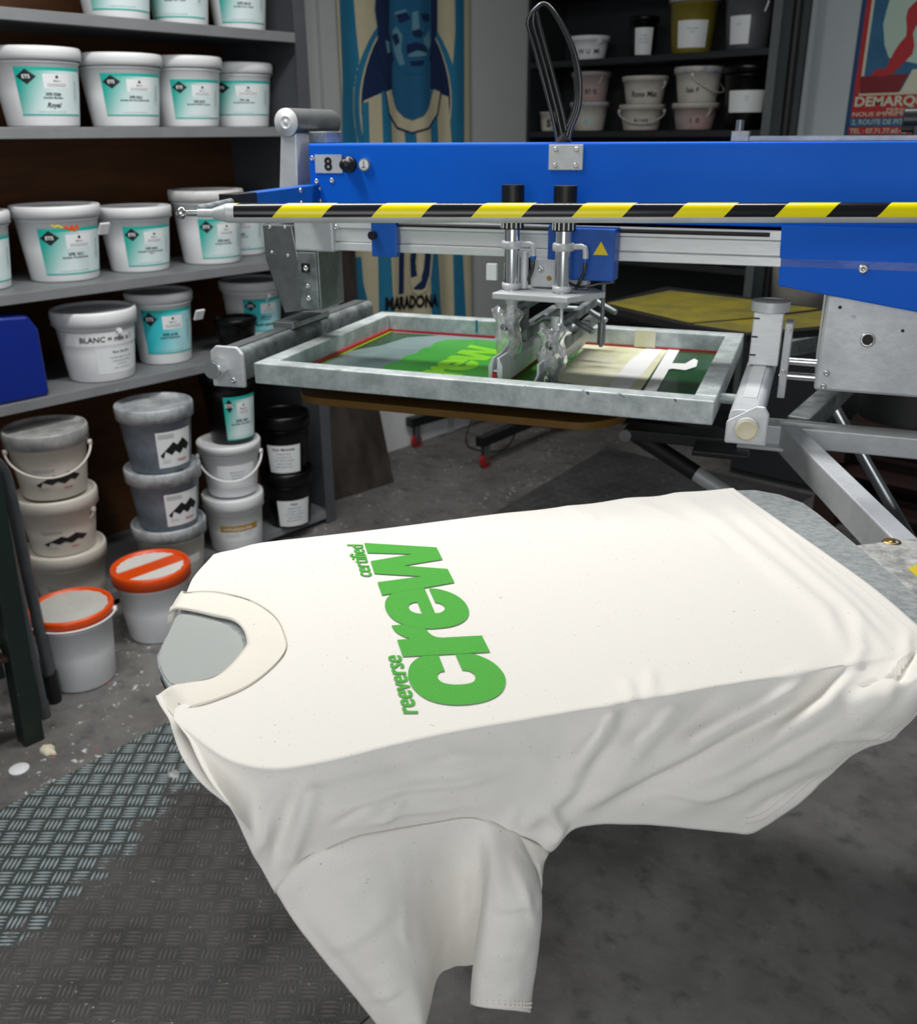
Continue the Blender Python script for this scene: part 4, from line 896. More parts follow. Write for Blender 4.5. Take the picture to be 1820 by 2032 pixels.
# folds: polylines in photo coordinates on the cloth, width (px), height (m)
FOLD = [([(1672, 1322), (1625, 1372), (1500, 1450), (1338, 1540), (1180, 1606)], 16, -.0075), ([(1690, 1345), (1640, 1400), (1510, 1478), (1350, 1562)], 20, .0065),
        ([(1600, 1338), (1560, 1375), (1440, 1440), (1300, 1515), (1190, 1590)], 22, .006), ([(1790, 1325), (1755, 1378), (1660, 1450), (1500, 1530), (1330, 1610)], 20, .007),
        ([(1802, 1250), (1800, 1300), (1770, 1352)], 12, .003), ([(1790, 1320), (1740, 1385), (1640, 1470)], 16, -.0035),
        ([(1262, 1398), (1235, 1460), (1180, 1540), (1120, 1600)], 18, -.005), ([(1345, 1390), (1300, 1450), (1215, 1540), (1150, 1610)], 22, .005), ([(1220, 1405), (1190, 1460), (1120, 1550)], 18, .005),
        ([(1430, 1380), (1370, 1440), (1270, 1520)], 18, -.004), ([(1540, 1050), (1600, 1105), (1700, 1190), (1775, 1262)], 8, .0016), ([(1450, 1010), (1560, 1100), (1680, 1200), (1760, 1290)], 13, .0034),
        ([(1340, 985), (1440, 1050), (1540, 1130), (1640, 1215), (1680, 1290)], 16, .0036), ([(1240, 992), (1380, 1040), (1460, 1100)], 10, .002), ([(1290, 990), (1420, 1060), (1540, 1160)], 12, -.0016), ([(1000, 1030), (1065, 1050)], 9, .002), ([(1120, 1010), (1190, 1032)], 8, .002),
        ([(1240, 1350), (1262, 1400)], 11, .003), ([(1290, 1330), (1296, 1385)], 10, .0024), ([(1700, 1230), (1712, 1290), (1690, 1335)], 12, .003),
        ([(560, 1560), (528, 1640), (505, 1700)], 13, .005), ([(620, 1570), (592, 1650), (565, 1735)], 15, .006), ([(590, 1560), (560, 1650), (540, 1720)], 11, -.005), ([(505, 1560), (500, 1620), (520, 1690)], 12, -.003),
        ([(700, 1600), (800, 1565), (920, 1552), (1010, 1530)], 10, .0025), ([(735, 1635), (800, 1612), (905, 1606)], 6, .002), ([(755, 1640), (800, 1590)], 5, .0016), ([(660, 1640), (730, 1600)], 9, -.002),
        ([(1005, 1650), (1028, 1600)], 7, .003), ([(1020, 1650), (1080, 1600), (1180, 1540)], 18, .004), ([(1085, 1600), (1110, 1640), (1085, 1690)], 12, .005), ([(1300, 1570), (1400, 1580), (1480, 1560)], 7, .002), ([(1480, 1620), (1640, 1540)], 12, -.003), ([(1660, 1462), (1775, 1462)], 5, .0025)]
SF = [([(565, 1800), (660, 1745), (780, 1712), (880, 1700)], 9, .0022), ([(585, 1790), (620, 1740), (660, 1712)], 8, .003), ([(805, 1790), (800, 1850), (812, 1880)], 8, .0016), ([(640, 1890), (720, 1850), (790, 1790)], 12, .0022), ([(720, 1990), (800, 1960)], 6, .002), ([(700, 1800), (760, 1760), (880, 1730)], 8, -.0016),
      ([(960, 1822), (1010, 1822), (1072, 1800)], 7, -.0028), ([(1005, 1680), (1040, 1760), (1060, 1830)], 9, .003), ([(940, 1740), (935, 1800)], 7, -.0025), ([(985, 1700), (975, 1760), (980, 1830)], 10, -.002), ([(600, 1830), (690, 1930), (760, 2010)], 14, -.002), ([(980, 1900), (1060, 1880)], 9, .0016), ([(1025, 1690), (1050, 1720)], 6, -.003)]
def fold(P, rowi, FOLD=FOLD):
    x, y = topix(MS @ P); s = 0
    for pl, wd, am in FOLD:
        dmin = 1e9; tt = 0; L = 0; tot = len(pl) - 1
        for k in range(tot):
            ax, ay = pl[k]; bx, by = pl[k + 1]; dx, dy = bx - ax, by - ay; t = max(0, min(1, ((x - ax) * dx + (y - ay) * dy) / (dx * dx + dy * dy)))
            d = math.hypot(x - ax - t * dx, y - ay - t * dy)
            if d < dmin: dmin = d; tt = (k + t) / tot
        if dmin < wd * 3: s += 1.35 * am * math.exp(-(dmin / wd) ** 2) * min(1, .25 + 3 * tt * (1 - tt) * 1.4)
    return s
nr = len(rows)
G = [[p.copy() for p in r] for r in rows]
for i in range(nr):
    for j in range(NU):
        P = rows[i][j]; a = rows[max(i - 1, 0)][j] - rows[min(i + 1, nr - 1)][j]; b = rows[i][max(j - 1, 0)] - rows[i][min(j + 1, NU - 1)]
        n = b.cross(a); n = n.normalized() if n.length > 1e-9 else Vector((0, 0, 1))
        if i < NT_: n = Vector((0, 0, 1))
        elif n.y > 0: n = -n
        s = fold(P, i)
        if i >= NT_:
            k = min(1, (i - NT_ + 1) / 14); k2 = min(1, (nr - 1 - i) / 6)
            s += k * .0022 * noise.noise(Vector((P.x * 14, P.z * 30 + P.x * 10, 1.3))) + k * .0007 * noise.noise(Vector((P.x * 60, P.z * 80, 4.3)))
            if rows[nr - 1][j].x < .06: s *= (.25 + .75 * k2)
        else: s = max(s, -.0004) if s < 0 else s
        G[i][j] = P + n * s
b = MB(); b.grid(G); body = b.build('body', K['jersey'], ts)
def solid(o, th, off=0):
    s = o.modifiers.new('thickness', 'SOLIDIFY'); s.thickness = th; s.offset = off
solid(body, .0009, 1)
# back panel seen along the left shoulder and the far side hanging behind the pallet
bk = []
outer = [(309, 1381, 1.114), (318, 1400, 1.113), (335, 1427, 1.112), (342, 1450, 1.111), (358, 1495, 1.109), (381, 1532, 1.106), (408, 1562, 1.102), (438, 1586, 1.096), (462, 1606, 1.088)]
for k_, (x, y, z) in enumerate(outer):
    a = T(x, y, z); row = []
    for q in range(8):
        f = q / 7; row.append(a + Vector((f * .05, f * .02, .004 * math.sin(f * 3.14) - f * .022)))
    bk.append(row)
b = MB().grid([catmull([r[q] for r in bk], 40) for q in range(8)]); o = b.build('back_panel', K['jersey'], ts); solid(o, .0009)
fd = []
for j in range(0, NU, 3):
    p = G[0][j]; fd.append([p, p + Vector((0, .006, -.006)), p + Vector((0, .008, -.03)), p + Vector((0, .006 + .004 * math.sin(j * .3), -.09)), p + Vector((0, .002 + .008 * math.sin(j * .21), -.15))])
b = MB().grid(fd); o = b.build('far_side', K['jersey'], ts); solid(o, .0009)
# sleeve: front sheet swings from the left lobe into a recess and out again over the right lobe
def scol(pts): return catmull([V(x, y - (7 if q == 0 else 0), r + (.003 if q == 0 else 0)) for q, (x, y, r) in enumerate(pts)], 46)
SC = [[(545, 1773, -.194), (585, 1832, -.215), (650, 1915, -.225), (715, 1992, -.225), (792, 2090, -.225)],
      [(575, 1735, -.196), (640, 1832, -.225), (710, 1930, -.235), (770, 2010, -.236), (820, 2080, -.236)],
      [(620, 1701, -.197), (690, 1810, -.228), (755, 1920, -.238), (800, 2000, -.240), (838, 2065, -.240)],
      [(700, 1664, -.197), (750, 1790, -.225), (800, 1910, -.235), (828, 1985, -.238), (843, 2040, -.238)],
      [(760, 1651, -.197), (800, 1780, -.218), (840, 1900, -.222), (850, 1965, -.222), (854, 2000, -.222)],
      [(810, 1643, -.196), (838, 1770, -.205), (862, 1870, -.202), (866, 1920, -.200), (868, 1945, -.200)],
      [(850, 1636, -.195), (872, 1760, -.190), (885, 1860, -.184), (888, 1905, -.182), (890, 1924, -.182)],
      [(895, 1629, -.194), (912, 1760, -.178), (922, 1860, -.168), (925, 1900, -.165), (926, 1916, -.165)],
      [(935, 1625, -.194), (955, 1760, -.185), (955, 1860, -.170), (955, 1905, -.168), (955, 1918, -.168)],
      [(965, 1633, -.195), (962, 1750, -.212), (945, 1870, -.215), (937, 1950, -.215), (935, 1982, -.215)],
      [(985, 1640, -.195), (975, 1760, -.232), (955, 1880, -.242), (947, 1960, -.243), (945, 1998, -.243)],
      [(1005, 1649, -.195), (1010, 1770, -.240), (1000, 1880, -.252), (995, 1960, -.253), (993, 2003, -.253)],
      [(1022, 1656, -.195), (1050, 1760, -.238), (1045, 1880, -.248), (1038, 1960, -.248), (1035, 2007, -.248)],
      [(1030, 1662, -.194), (1073, 1765, -.225), (1069, 1880, -.232), (1058, 1960, -.232), (1052, 2008, -.232)],
      [(1026, 1660, -.190), (1055, 1770, -.200), (1045, 1880, -.195), (1035, 1960, -.195), (1030, 1990, -.195)]]
sc_ = [scol(c) for c in SC]; SN = 110
srow = [catmull([c[i] for c in sc_], SN) for i in range(46)]
for i in range(46):
    for j in range(SN):
        P = srow[i][j]; k = min(1, i / 6)
        srow[i][j] = P + Vector((0, -1, 0)) * (k * (.0035 * noise.noise(Vector((P.x * 22 + P.z * 14, P.z * 6, 9))) + .0012 * noise.noise(Vector((P.x * 60, P.z * 60, 3))) + fold(P, 0, SF)))
o = MB().grid(srow).build('sleeve', K['jersey'], ts); solid(o, .0009)
# inner back of the sleeve (behind the front sheet)
bs = []
for i in range(12):
    t = i / 11; row = []
    for j in range(20):
        u = j / 19; P = srow[int(t * 45)][int(u * (SN - 1))]; row.append(Vector((P.x, -.150 + .012 * math.sin(u * 9), P.z + .004)))
    bs.append(row)
o = MB().grid(bs).build('sleeve_back', K['jersey'], ts); solid(o, .0009)
# underarm gusset: dark little pocket with a flap between sleeve and body
ug = [[V(1022, 1655, -.193), V(1060, 1672, -.196), V(1090, 1692, -.192)], [V(1035, 1690, -.20), V(1062, 1700, -.206), V(1088, 1696, -.20)], [V(1062, 1730, -.21), V(1070, 1722, -.214), V(1080, 1712, -.205)], [V(1074, 1770, -.218), V(1076, 1756, -.218), V(1076, 1735, -.205)]]
o = MB().grid([catmull(r, 14) for r in [[catmull([ug[q][k] for q in range(4)], 14)[i] for k in range(3)] for i in range(14)]]).build('underarm_gusset', K['jersey'], ts); solid(o, .0009)
# seam lines and stitching
def ribbon(pts, off, r, m, name, par=ts, dash=None):
    b = MB()
    pts = [Vector(p) + Vector(off) for p in pts]
    if dash:
        L = arclen(pts, dash * 2 + 1)
        for i in range(0, dash * 2, 2): b.tube([L[i], L[i] * .45 + L[i + 1] * .55], r, 5)
    else: b.tube(pts, r, 6)
    return b.build(name, K[m], par)
ribbon([G[nr - 1][j] for j in range(0, int(NU * 8 / 17))], (0, -.0010, .0006), .00035, 'seam', 'armhole_seam')
ribbon([srow[40][j] for j in range(62, 104)], (0, -.0014, 0), .0007, 'stitch', 'sleeve_hem_stitching', dash=34)
ribbon([srow[42][j] for j in range(62, 104)], (0, -.0014, 0), .0007, 'stitch', 'sleeve_hem_stitching', dash=34)
he = [G[i][NU - 1 - 3] for i in range(0, nr - 1)]
ribbon(he[:NT_], (-.004, 0, .0014), .0003, 'stitch', 'hem_stitching', dash=160)
for ro in (5, 7):
    ribbon([G[nr - ro][j] for j in range(int(NU * 11.6 / 17), NU - 2)], (.0008, -.0016, 0), .0006, 'stitch', 'hem_stitching', dash=90)
# collar rib
CO = [(361, 1172), (369, 1177), (405, 1175), (442, 1178), (500, 1194), (546, 1225), (565, 1262), (566, 1292), (538, 1327), (488, 1364), (423, 1391), (380, 1404), (345, 1422)]
CI = [(334, 1216), (350, 1207), (385, 1212), (423, 1221), (461, 1230), (481, 1248), (489, 1270), (485, 1285), (452, 1324), (419, 1346), (369, 1355), (340, 1361), (309, 1382)]
zo = [1.110, 1.120, ZT, ZT, ZT, ZT, ZT, ZT, ZT, ZT, ZT, 1.120, 1.112]; zi = [1.112, 1.1235] + [1.1245] * 9 + [1.1225, 1.110]
NCN = 90
co = catmull([T(x, y, z + .0007) for (x, y), z in zip(CO, zo)], NCN); ci = catmull([T(x, y, z) for (x, y), z in zip(CI, zi)], NCN)
cr = []
for i in range(NCN):
    row = []
    for k in range(9):
        f = k / 8; row.append(co[i].lerp(ci[i], f) + Vector((0, 0, .0011 * math.sin(math.pi * min(1, f * 1.1)) ** .6)))
    row.append(ci[i] + Vector((0, 0, -.0030)) + (co[i] - ci[i]).normalized() * .002); row.append(ci[i] + Vector((0, 0, -.0035)) + (co[i] - ci[i]).normalized() * .012)
    cr.append(row)
b = MB().grid(cr); o = b.build('collar', K['rib'], ts); ul = o.data.uv_layers.new(name='uv')
for p in o.data.polygons:
    for li in p.loop_indices: vi = o.data.loops[li].vertex_index; ul.data[li].uv = ((vi // 11) / NCN, (vi % 11) / 11)
ribbon([c + Vector((0, 0, .0012)) for c in co[4:-3]], (0, 0, 0), .0005, 'seam', 'collar_seam')
# back of the neck under the far collar end
bn = [[T(338, 1205, 1.112), T(358, 1190, 1.114)], [T(334, 1222, 1.10), T(352, 1215, 1.104)], [T(330, 1240, 1.09), T(345, 1232, 1.095)]]
o = MB().grid(bn).build('back_collar', K['rib'], ts); solid(o, .001)
# print
def onshirt(vs, z): return [Vector((v[0], v[1], z)) for v in vs]
for n_, ch in enumerate('crew'):
    vs, fs = SP[ch]; MB().add([Vector((v.x, v.y, ZT + .0011 + .00008 * n_)) for v in vs], fs).build('print_letter', K['print'], ts)
def tline(s, b0, b1, h0, xh, off, space=1.0):
    vs, fs, tw = text2d(s, off, 0, space); B0 = Vector(art(*b0)); B1 = Vector(art(*b1)); H0 = Vector(art(*h0)); out = []
    for x, y in vs:
        p = B0 + (B1 - B0) * (x / tw) + (H0 - B0) * (y / xh); out.append(Vector((p.x, p.y, ZT + .0011)))
    MB().add(out, fs).build('print_text', K['print'], ts)
tline('reeverse', (755, 1805), (580, 1222), (600, 1806), .50, .018)
tline('certified', (297, 432), (200, 112), (176, 430), .50, .016)
# ------------------------------------------------------------------ things on the floor and along the walls
fy = MB().prism([(.82, -2.6), (1.95, -2.6), (1.95, -1.3), (1.62, -.9), (.78, -.9)], 0.0005, .006).build('tread_plate', K['tread'])
pset(fy, 'worn five bar metal tread plate covering the floor at the lower left', 'floor plate')
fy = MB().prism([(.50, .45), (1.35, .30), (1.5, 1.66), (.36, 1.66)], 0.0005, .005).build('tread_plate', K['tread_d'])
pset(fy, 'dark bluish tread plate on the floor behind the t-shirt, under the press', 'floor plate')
def blob(name, lab, cat, x, y, r, h, m, grp=None, seed=1, flatk=1):
    b = MB(); rows = []
    for i in range(7):
        ph = i / 6 * math.pi / 2; row = []
        for j in range(17):
            a = 2 * math.pi * j / 16; k = 1 + .45 * noise.noise(Vector((math.cos(a) * 1.5, math.sin(a) * 1.5, seed)))
            row.append(Vector((r * k * math.cos(ph) * math.cos(a), r * k * math.cos(ph) * math.sin(a) * .6, h * math.sin(ph))))
        row[-1] = row[0]; rows.append(row)
    b.grid(rows); o = b.build(name, K[m]); o.location = (x, y, .0002); return pset(o, lab, cat, grp)
o = MB().lathe([(.0001, .006), (.024, .006), (.0265, .004), (.0265, 0), (.0001, 0)], 36).build('bottle_cap', K['white'], bevel=0); o.location = (.671, -1.746, .0005); pset(o, 'round white plastic cap lying flat on the concrete', 'cap')
blob('paper_scrap', 'crumpled whitish scrap of dried paint beside the green bench leg', 'scrap', .648, -1.654, .030, .014, 'tape', seed=2)
blob('lint_tuft', 'small tuft of white lint on the tread plate near the t-shirt', 'lint', 1.014, -1.485, .022, .006, 'lint', seed=5).location.z = .006
# bench leg and its rails
t = thing('workbench', 'dark green painted steel bench leg with lower rails at the left edge', 'workbench', (.56, -1.66, 0))
lg = [(0, 0), (.052, 0), (.052, .05), (.046, .05), (.046, .006), (0, .006)]
Mx = Matrix.Rotation(math.radians(0), 4, 'Z')
MB().prism([(-.028, -.028), (.028, -.028), (.028, .028), (-.028, .028)], 0, 1.02, M=Matrix.Rotation(math.radians(-2), 4, 'X')).build('leg', K['green_leg'], t, bevel=.003)
MB().box(-.05, 0.0, -.9, -.03, .22, .27).build('rail', K['green_leg'], t, bevel=.002)
MB().box(-.45, .02, -.9, -.02, .275, .285).build('lower_shelf', K['palletwood'], t)
MB().box(-.35, .03, -.9, .03, .985, 1.02).build('bench_top', K['green_leg'], t, bevel=.003)
MB().box(-.06, .02, -.16, -.04, .286, .33).build('rag', K['lint'], t, bevel=.012)
# folded tubular stand leaning beside it
t = thing('folding_stand', 'folded dark grey tubular stand with rubber feet leaning on the bench', 'stand', (.449, -1.545, 0))
MB().tube(catmull([(.03, -.035, .0), (.035, -.04, .40), (.04, -.045, .70), (.045, -.07, .80), (.06, -.10, .82)], 30), .0165, 14).build('frame_tube', K['tube_g'], t)
MB().tube(catmull([(-.025, .025, .0), (-.02, .018, .40), (-.01, .01, .70), (.0, -.01, .78), (.03, -.06, .81)], 30), .0165, 14).build('frame_tube', K['tube_g'], t)
MB().cyl((-.025, .025, 0.001), (-.024, .024, .10), .021).build('rubber_foot', K['rubber'], t)
MB().cyl((.03, -.035, 0.001), (.031, -.036, .05), .0195).build('rubber_foot', K['tube_g'], t)
# leaning brown sheet
t = MB().prism([(0, 0), (.50, 0), (.50, .02), (.47, .80), (0, .80)], -.002, .002, 'x').build('metal_sheet', K['brownplate']); t.location = (-.235, -.0, .001); t.rotation_euler = (0, math.radians(-12), math.radians(-6))
t.location = (-.200, .02, .004)
pset(t, 'rust brown metal sheet leaning against the wall next to the shelving end', 'metal sheet')
# dryer stand feet
t = thing('dryer_stand', 'black square tube stand feet on small red casters behind the screen', 'stand', (-.2, 1.2, 0))
def foot(a, b2):
    a = Vector(a); b2 = Vector(b2); d = (b2 - a).normalized(); n = Vector((-d.y, d.x)) * .025; c = Vector((-.2, 1.2))
    P = [tuple(p - c) for p in (a - n, b2 - n, b2 + n, a + n)]
    MB().prism(P, .125, .175).build('foot', K['black'], t, bevel=.002)
    w = a + d * .05 - c
    cs = MB().cyl((w.x - .011, w.y, .034), (w.x + .011, w.y, .034), .033, n=28).build('caster', K['red'], t, bevel=.002)
    MB().box(w.x - .018, w.x - .013, w.y - .014, w.y + .014, .03, .125).box(w.x + .013, w.x + .018, w.y - .014, w.y + .014, .03, .125).build('caster_fork', K['steel'], cs)
foot((-.455, .95), (-.405, 1.55)); foot((.06, .93), (.02, 1.65))
MB().box(-.26, .28, .43, .48, .125, .175).build('crossbar', K['black'], t); MB().box(-.02, .03, .43, .48, .17, .90).build('upright', K['black'], t)
# low white skirting clutter on left wall: pale board with two battens
o = MB().box(-.508, -.498, .72, 1.52, 0.001, .40).build('wall_board', K['white']); pset(o, 'pale board standing low against the left wall behind the press', 'board')
o = MB().tube(catmull([(-.30, 1.30, .14), (-.28, 1.22, .02), (-.16, 1.16, .006), (-.02, 1.24, .02), (.0, 1.34, .14)], 40), .004, 8).build('floor_cable', K['rubber']); pset(o, 'thin black cable sagging between the stand feet', 'cable')
# ------------------------------------------------------------------ flag on the left wall
fl = thing('wall_flag', 'cream and sky blue striped football flag with a man in a striped shirt', 'flag', (-.497, 1.05, 0))
def wav(Y, z): return .009 * math.sin(Y * 22 + z * 1.2) + .002 * math.sin(Y * 51 + 1)
def fpt(Y, z, k): return Vector((wav(Y, z) + .018 + .0018 * k, Y - 1.05, z))
def fpx(x, y):
    P = onplane(x, y, (-.48, 0, 0), (1, 0, 0)); return (P.y, P.z)
def fshape(pts, k, m, name, px=True, holes=()):
    L = [Vector((*(fpx(*p) if px else p), 0)) for p in pts]
    tri = tessellate_polygon([L]); bm = bmesh.new(); vs = [bm.verts.new(v) for v in L]
    for q in tri:
        try: bm.faces.new([vs[i] for i in q])
        except ValueError: pass
    bmesh.ops.triangulate(bm, faces=bm.faces)
    for _ in range(7):
        e = [e for e in bm.edges if e.calc_length() > .018]
        if not e: break
        bmesh.ops.subdivide_edges(bm, edges=e, cuts=1); bmesh.ops.triangulate(bm, faces=bm.faces)
    bm.verts.ensure_lookup_table(); bm.verts.index_update()
    V_ = [fpt(v.co.x, v.co.y, k) for v in bm.verts]; F_s = [[v.index for v in f.verts] for f in bm.faces]; bm.free()
    return MB().add(V_, F_s, 0, True).build(name, K[m], fl)
Yf0, Yf1, Zf0, Zf1 = .60, 1.50, .42, 2.34
rows_ = [[fpt(Yf0 + (Yf1 - Yf0) * j / 120, Zf0 + (Zf1 - Zf0) * i / 30, 0) for j in range(121)] for i in range(31)]
o = MB().grid(rows_).build('cloth', K['flagc'], fl); solid(o, .001, -1)
def el(cx, cy, rx, ry, a0=0, a1=360, n=44): return [(cx + rx * math.cos(math.radians(a0 + (a1 - a0) * i / n)), cy + ry * math.sin(math.radians(a0 + (a1 - a0) * i / n))) for i in range(n)]
fshape([(672, -60), (699, -60), (708, 60), (720, 180), (728, 288), (677, 288), (678, 150)], 1, 'flagb', 'stripe')
fshape([(898, -60), (921, -60), (919, 290), (878, 290), (893, 180), (900, 60)], 1, 'flagb', 'stripe')
fshape([(703, 510), (718, 510), (722, 560), (742, 640), (700, 640)], 1, 'flagb', 'stripe')
for x0, x1 in ((752, 776), (853, 872), (901, 920)): fshape([(x0 - 2, 500), (x1 - 4, 500), (x1 + 4, 660), (x0 + 2, 660)], 1, 'flagb', 'stripe')
fshape(el(803, 205, 100, 190), 1, 'flagc', 'oval_band'); fshape(el(804, 205, 100, 188), 2, 'flagb', 'oval_band'); fshape(el(804, 205, 90, 178), 3, 'flagc', 'oval_line'); fshape(el(804, 205, 87.5, 174), 4, 'flagn', 'oval_field')
# shirted figure: generic posterised man
fshape([(720, 200), (740, 190), (770, 178), (855, 178), (888, 192), (894, 290), (724, 290), (716, 240)], 5, 'flagc', 'shirt')
for x0, x1, y0 in ((716, 731, 205), (751, 774, 182), (800, 824, 250), (848, 868, 180)): fshape([(x0, y0), (x1 - 3, y0 - 4), (x1, 290), (x0 + 4, 290)], 6, 'flagb', 'shirt_stripe')
fshape([(757, 180), (765, 228), (786, 256), (815, 266), (847, 256), (868, 228), (876, 180), (858, 178), (846, 215), (833, 232), (814, 241), (797, 234), (783, 215), (773, 178)], 6.6, 'flagn', 'collar_edge')
fshape([(760, 182), (768, 225), (788, 252), (815, 262), (845, 252), (865, 225), (872, 182), (858, 178), (846, 215), (833, 232), (814, 241), (797, 234), (783, 215), (773, 178)], 7, 'flagc', 'shirt_collar')
fshape([(776, 100), (775, 190), (786, 218), (800, 233), (816, 239), (835, 230), (850, 205), (852, 100)], 6.5, 'flagm', 'neck')
fshape([(742, -40), (738, 20), (744, 60), (742, 100), (756, 150), (772, 175), (778, 120), (852, 120), (866, 60), (866, 0), (855, -60)], 6.8, 'flagn', 'hair')
fshape([(772, -20), (768, 60), (775, 100), (785, 132), (806, 148), (828, 148), (846, 128), (853, 80), (852, -20)], 8, 'flagm', 'face')
fshape([(776, 62), (784, 52), (795, 70), (793, 100), (800, 128), (790, 130), (779, 100)], 9, 'flagl', 'face_light'); fshape([(812, 25), (822, 22), (825, 60), (832, 72), (820, 66), (812, 60)], 9, 'flagl', 'nose_light'); fshape([(780, 25), (800, 18), (806, 30), (786, 40)], 9, 'flagl', 'brow_light'); fshape([(832, 78), (848, 60), (850, 90), (838, 104)], 9, 'flagl', 'face_light')
for P in ([(782, 30), (802, 24), (808, 38), (790, 46)], [(826, 28), (848, 28), (847, 42), (830, 42)], [(802, 90), (820, 84), (838, 92), (842, 104), (820, 99), (803, 108)], [(812, 62), (824, 58), (832, 68), (826, 76), (814, 72)], [(808, 122), (834, 120), (830, 130), (812, 131)], [(775, 70), (786, 66), (790, 84), (782, 92)]): fshape(P, 10, 'flagn', 'face_shadow')
fshape([(804, 108), (820, 101), (840, 106), (836, 112), (806, 114)], 11, 'flagl', 'lip')
fshape([(758, 80), (768, 84), (770, 104), (762, 106)], 9, 'flagl', 'ear')
def ftext(s, x0, y0, x1, y1, xtop, ytop, cap, off, k, m):
    vs, fs, tw = text2d(s, off); a = Vector(fpx(x0, y0)); b = Vector(fpx(x1, y1)); c = Vector(fpx(xtop, ytop)); V_ = []
    for x, y in vs: p = a + (b - a) * (x / tw) + (c - a) * (y / cap); V_.append(fpt(p.x, p.y, k + 2.2))
    MB().add(V_, fs).build('lettering', K[m], fl)
ftext('10', 782, 582, 852, 574, 786, 440, .7, .05, 2.6, 'flagc'); ftext('10', 786, 578, 848, 571, 789, 446, .7, .03, 3.6, 'flagn')
ftext('MARADONA', 762, 614, 865, 606, 762, 590, .7, .045, 3, 'lblk')
# reddish-brown plank standing beside the flag
o = MB().box(-.45, -.42, .50, .585, 0.001, 1.35).build('wood_plank', K['brownplate']); pset(o, 'narrow reddish brown plank upright between shelving and flag', 'plank')
# ------------------------------------------------------------------ back shelving with small buckets
YB = 2.0
t = thing('back_shelving_unit', 'dark steel shelving with small dirty ink pots against the back wall', 'shelving', (0, YB, 0))
XL, XR = -.495, .93
b = MB().box(XL, XL + .02, 0, .34, 0, 2.7); b.build('side_panel', K['dshelf'], t)
MB().box(XR - .02, XR, 0.0, .34, 0, 2.7).build('side_panel', K['gshelf'], t)
MB().box(XL, XR, .325, .335, 0, 2.7).build('back_panel', K['dshelf'], t)
BZ = [.10, .52, .93, 1.28, 1.575, 1.925, 2.265]
for z in BZ: MB().box(XL + .02, XR - .02, 0.0, .325, z, z + .03).build('shelf', K['dshelf'], t, bevel=.002)
MB().box(XR - .03, XR + .012, -.012, 0, 0, 2.7).build('post', K['gshelf'], t)
# black down pipe
o = MB().cyl((1.0, 2.05, 0), (.985, 2.05, 3.1), .022, n=20).build('black_pipe', K['rubber']); pset(o, 'vertical black pipe between the back shelving and the pale wall', 'pipe')
GB = 'ink pots on the back shelves'; yb_ = 2.13
bb = lambda *a, **k: bucket('ink_pot', *a[:1], GB, *a[1:], **k)
u = 1.957; l_ = 1.607
bb('low white tub with black writing, upper back shelf', -.185, yb_, u, .225, .115, [('t', 'W U  MI', .5, .25, .3, .9, 2, 2, .02)], lw=.6, lv=(.1, .9), lidh=.02, bail=(.03, -60))
bb('black pot with square white label, upper back shelf', .150, yb_, u, .150, .185, paper_items([('TI 204', .7), ('noir dense', .6), ('serigraphie', .7)]), body='blackp', lid='blackp', lw=.62, lv=(.05, .8), lidh=.02)
K['ochre'] = mat('ochre_stained_plastic', '#7d7222', .4, 0, .25, 9)
bb('ochre yellow bucket with pale label, upper back shelf', .425, yb_, u, .250, .26, paper_items([('encre textile', .7), ('jaune', .4)]), body='ochre', lid='lidgrey', lw=.6, lv=(.1, .62), lidh=.03)
K['gplastic'] = mat('charcoal_plastic', '#54575c', .4, 0, .2, 9)
bb('charcoal bucket with pale label, right end of the upper back shelf', .72, yb_, u, .250, .26, paper_items([('encre', .5)]), body='gplastic', lid='lidgrey', lw=.4, lv=(.1, .62), rot=-25, lidh=.03, bail=(.1, -50))
K['pinkp'] = mat('pink_stained_plastic', '#b0938f', .45, 0, .3, 9, col2='#8f8f8f'); K['dwhite'] = mat('dull_white_plastic', '#c6c2b8', .45, 0, .2, 9); K['bluelid'] = mat('blue_stained_lid', '#7f8da8', .45, 0, .4, 14, col2='#c6c2b8')
bb('tiny white tub at the left end of the lower back shelf', -.415, yb_ - .03, l_, .105, .10, [('t', 'S', .5, .2, .5, .6, 2, 2, .06)], lw=.7, lv=(.1, .9), body='dwhite', lid='dwhite', lidh=.01)
def pair(x, D, h, a, b2, la, lb, it):
    bb(la, x, yb_, l_, D, h, it, body=a, lid=b2, lw=.7, lv=(.1, .8), lidh=.02, bail=(.05, 1), bailm='dwhite'); bb(lb, x + .004, yb_, l_ + h - .002, D, h * 1.04, it, body=a if a != 'dwhite' else 'dwhite', lid='dwhite', lw=.7, lv=(.1, .8), lidh=.02, bail=(.05, 20), bailm='dwhite')
bb('white tub with blue stained rim and yellow paint mark, lower of the pink pair', -.165, yb_, l_, .215, .145, [('t', 'a b', .5, .3, .3, .6, 2, 7, .03)], body='dwhite', lid='bluelid', lw=.7, lv=(.1, .8), lidh=.02)
bb('pink stained tub stacked on the white one, lower back shelf', -.160, yb_, l_ + .143, .215, .150, [('t', '87 %', .5, .3, .25, .5, 2, 2, .02)], body='pinkp', lid='pinkp', lw=.7, lv=(.1, .8), lidh=.02, bail=(.05, -60), bailm='dwhite')
bb('dull white pot with handle, lower of the second stack on the back shelf', .165, yb_, l_, .240, .125, [('t', 'ROSE', .5, .3, .3, .6, 2, 2, .02)], body='dwhite', lid='dwhite', lw=.7, lv=(.1, .8), lidh=.02, bail=(.06, 1), bailm='dwhite')
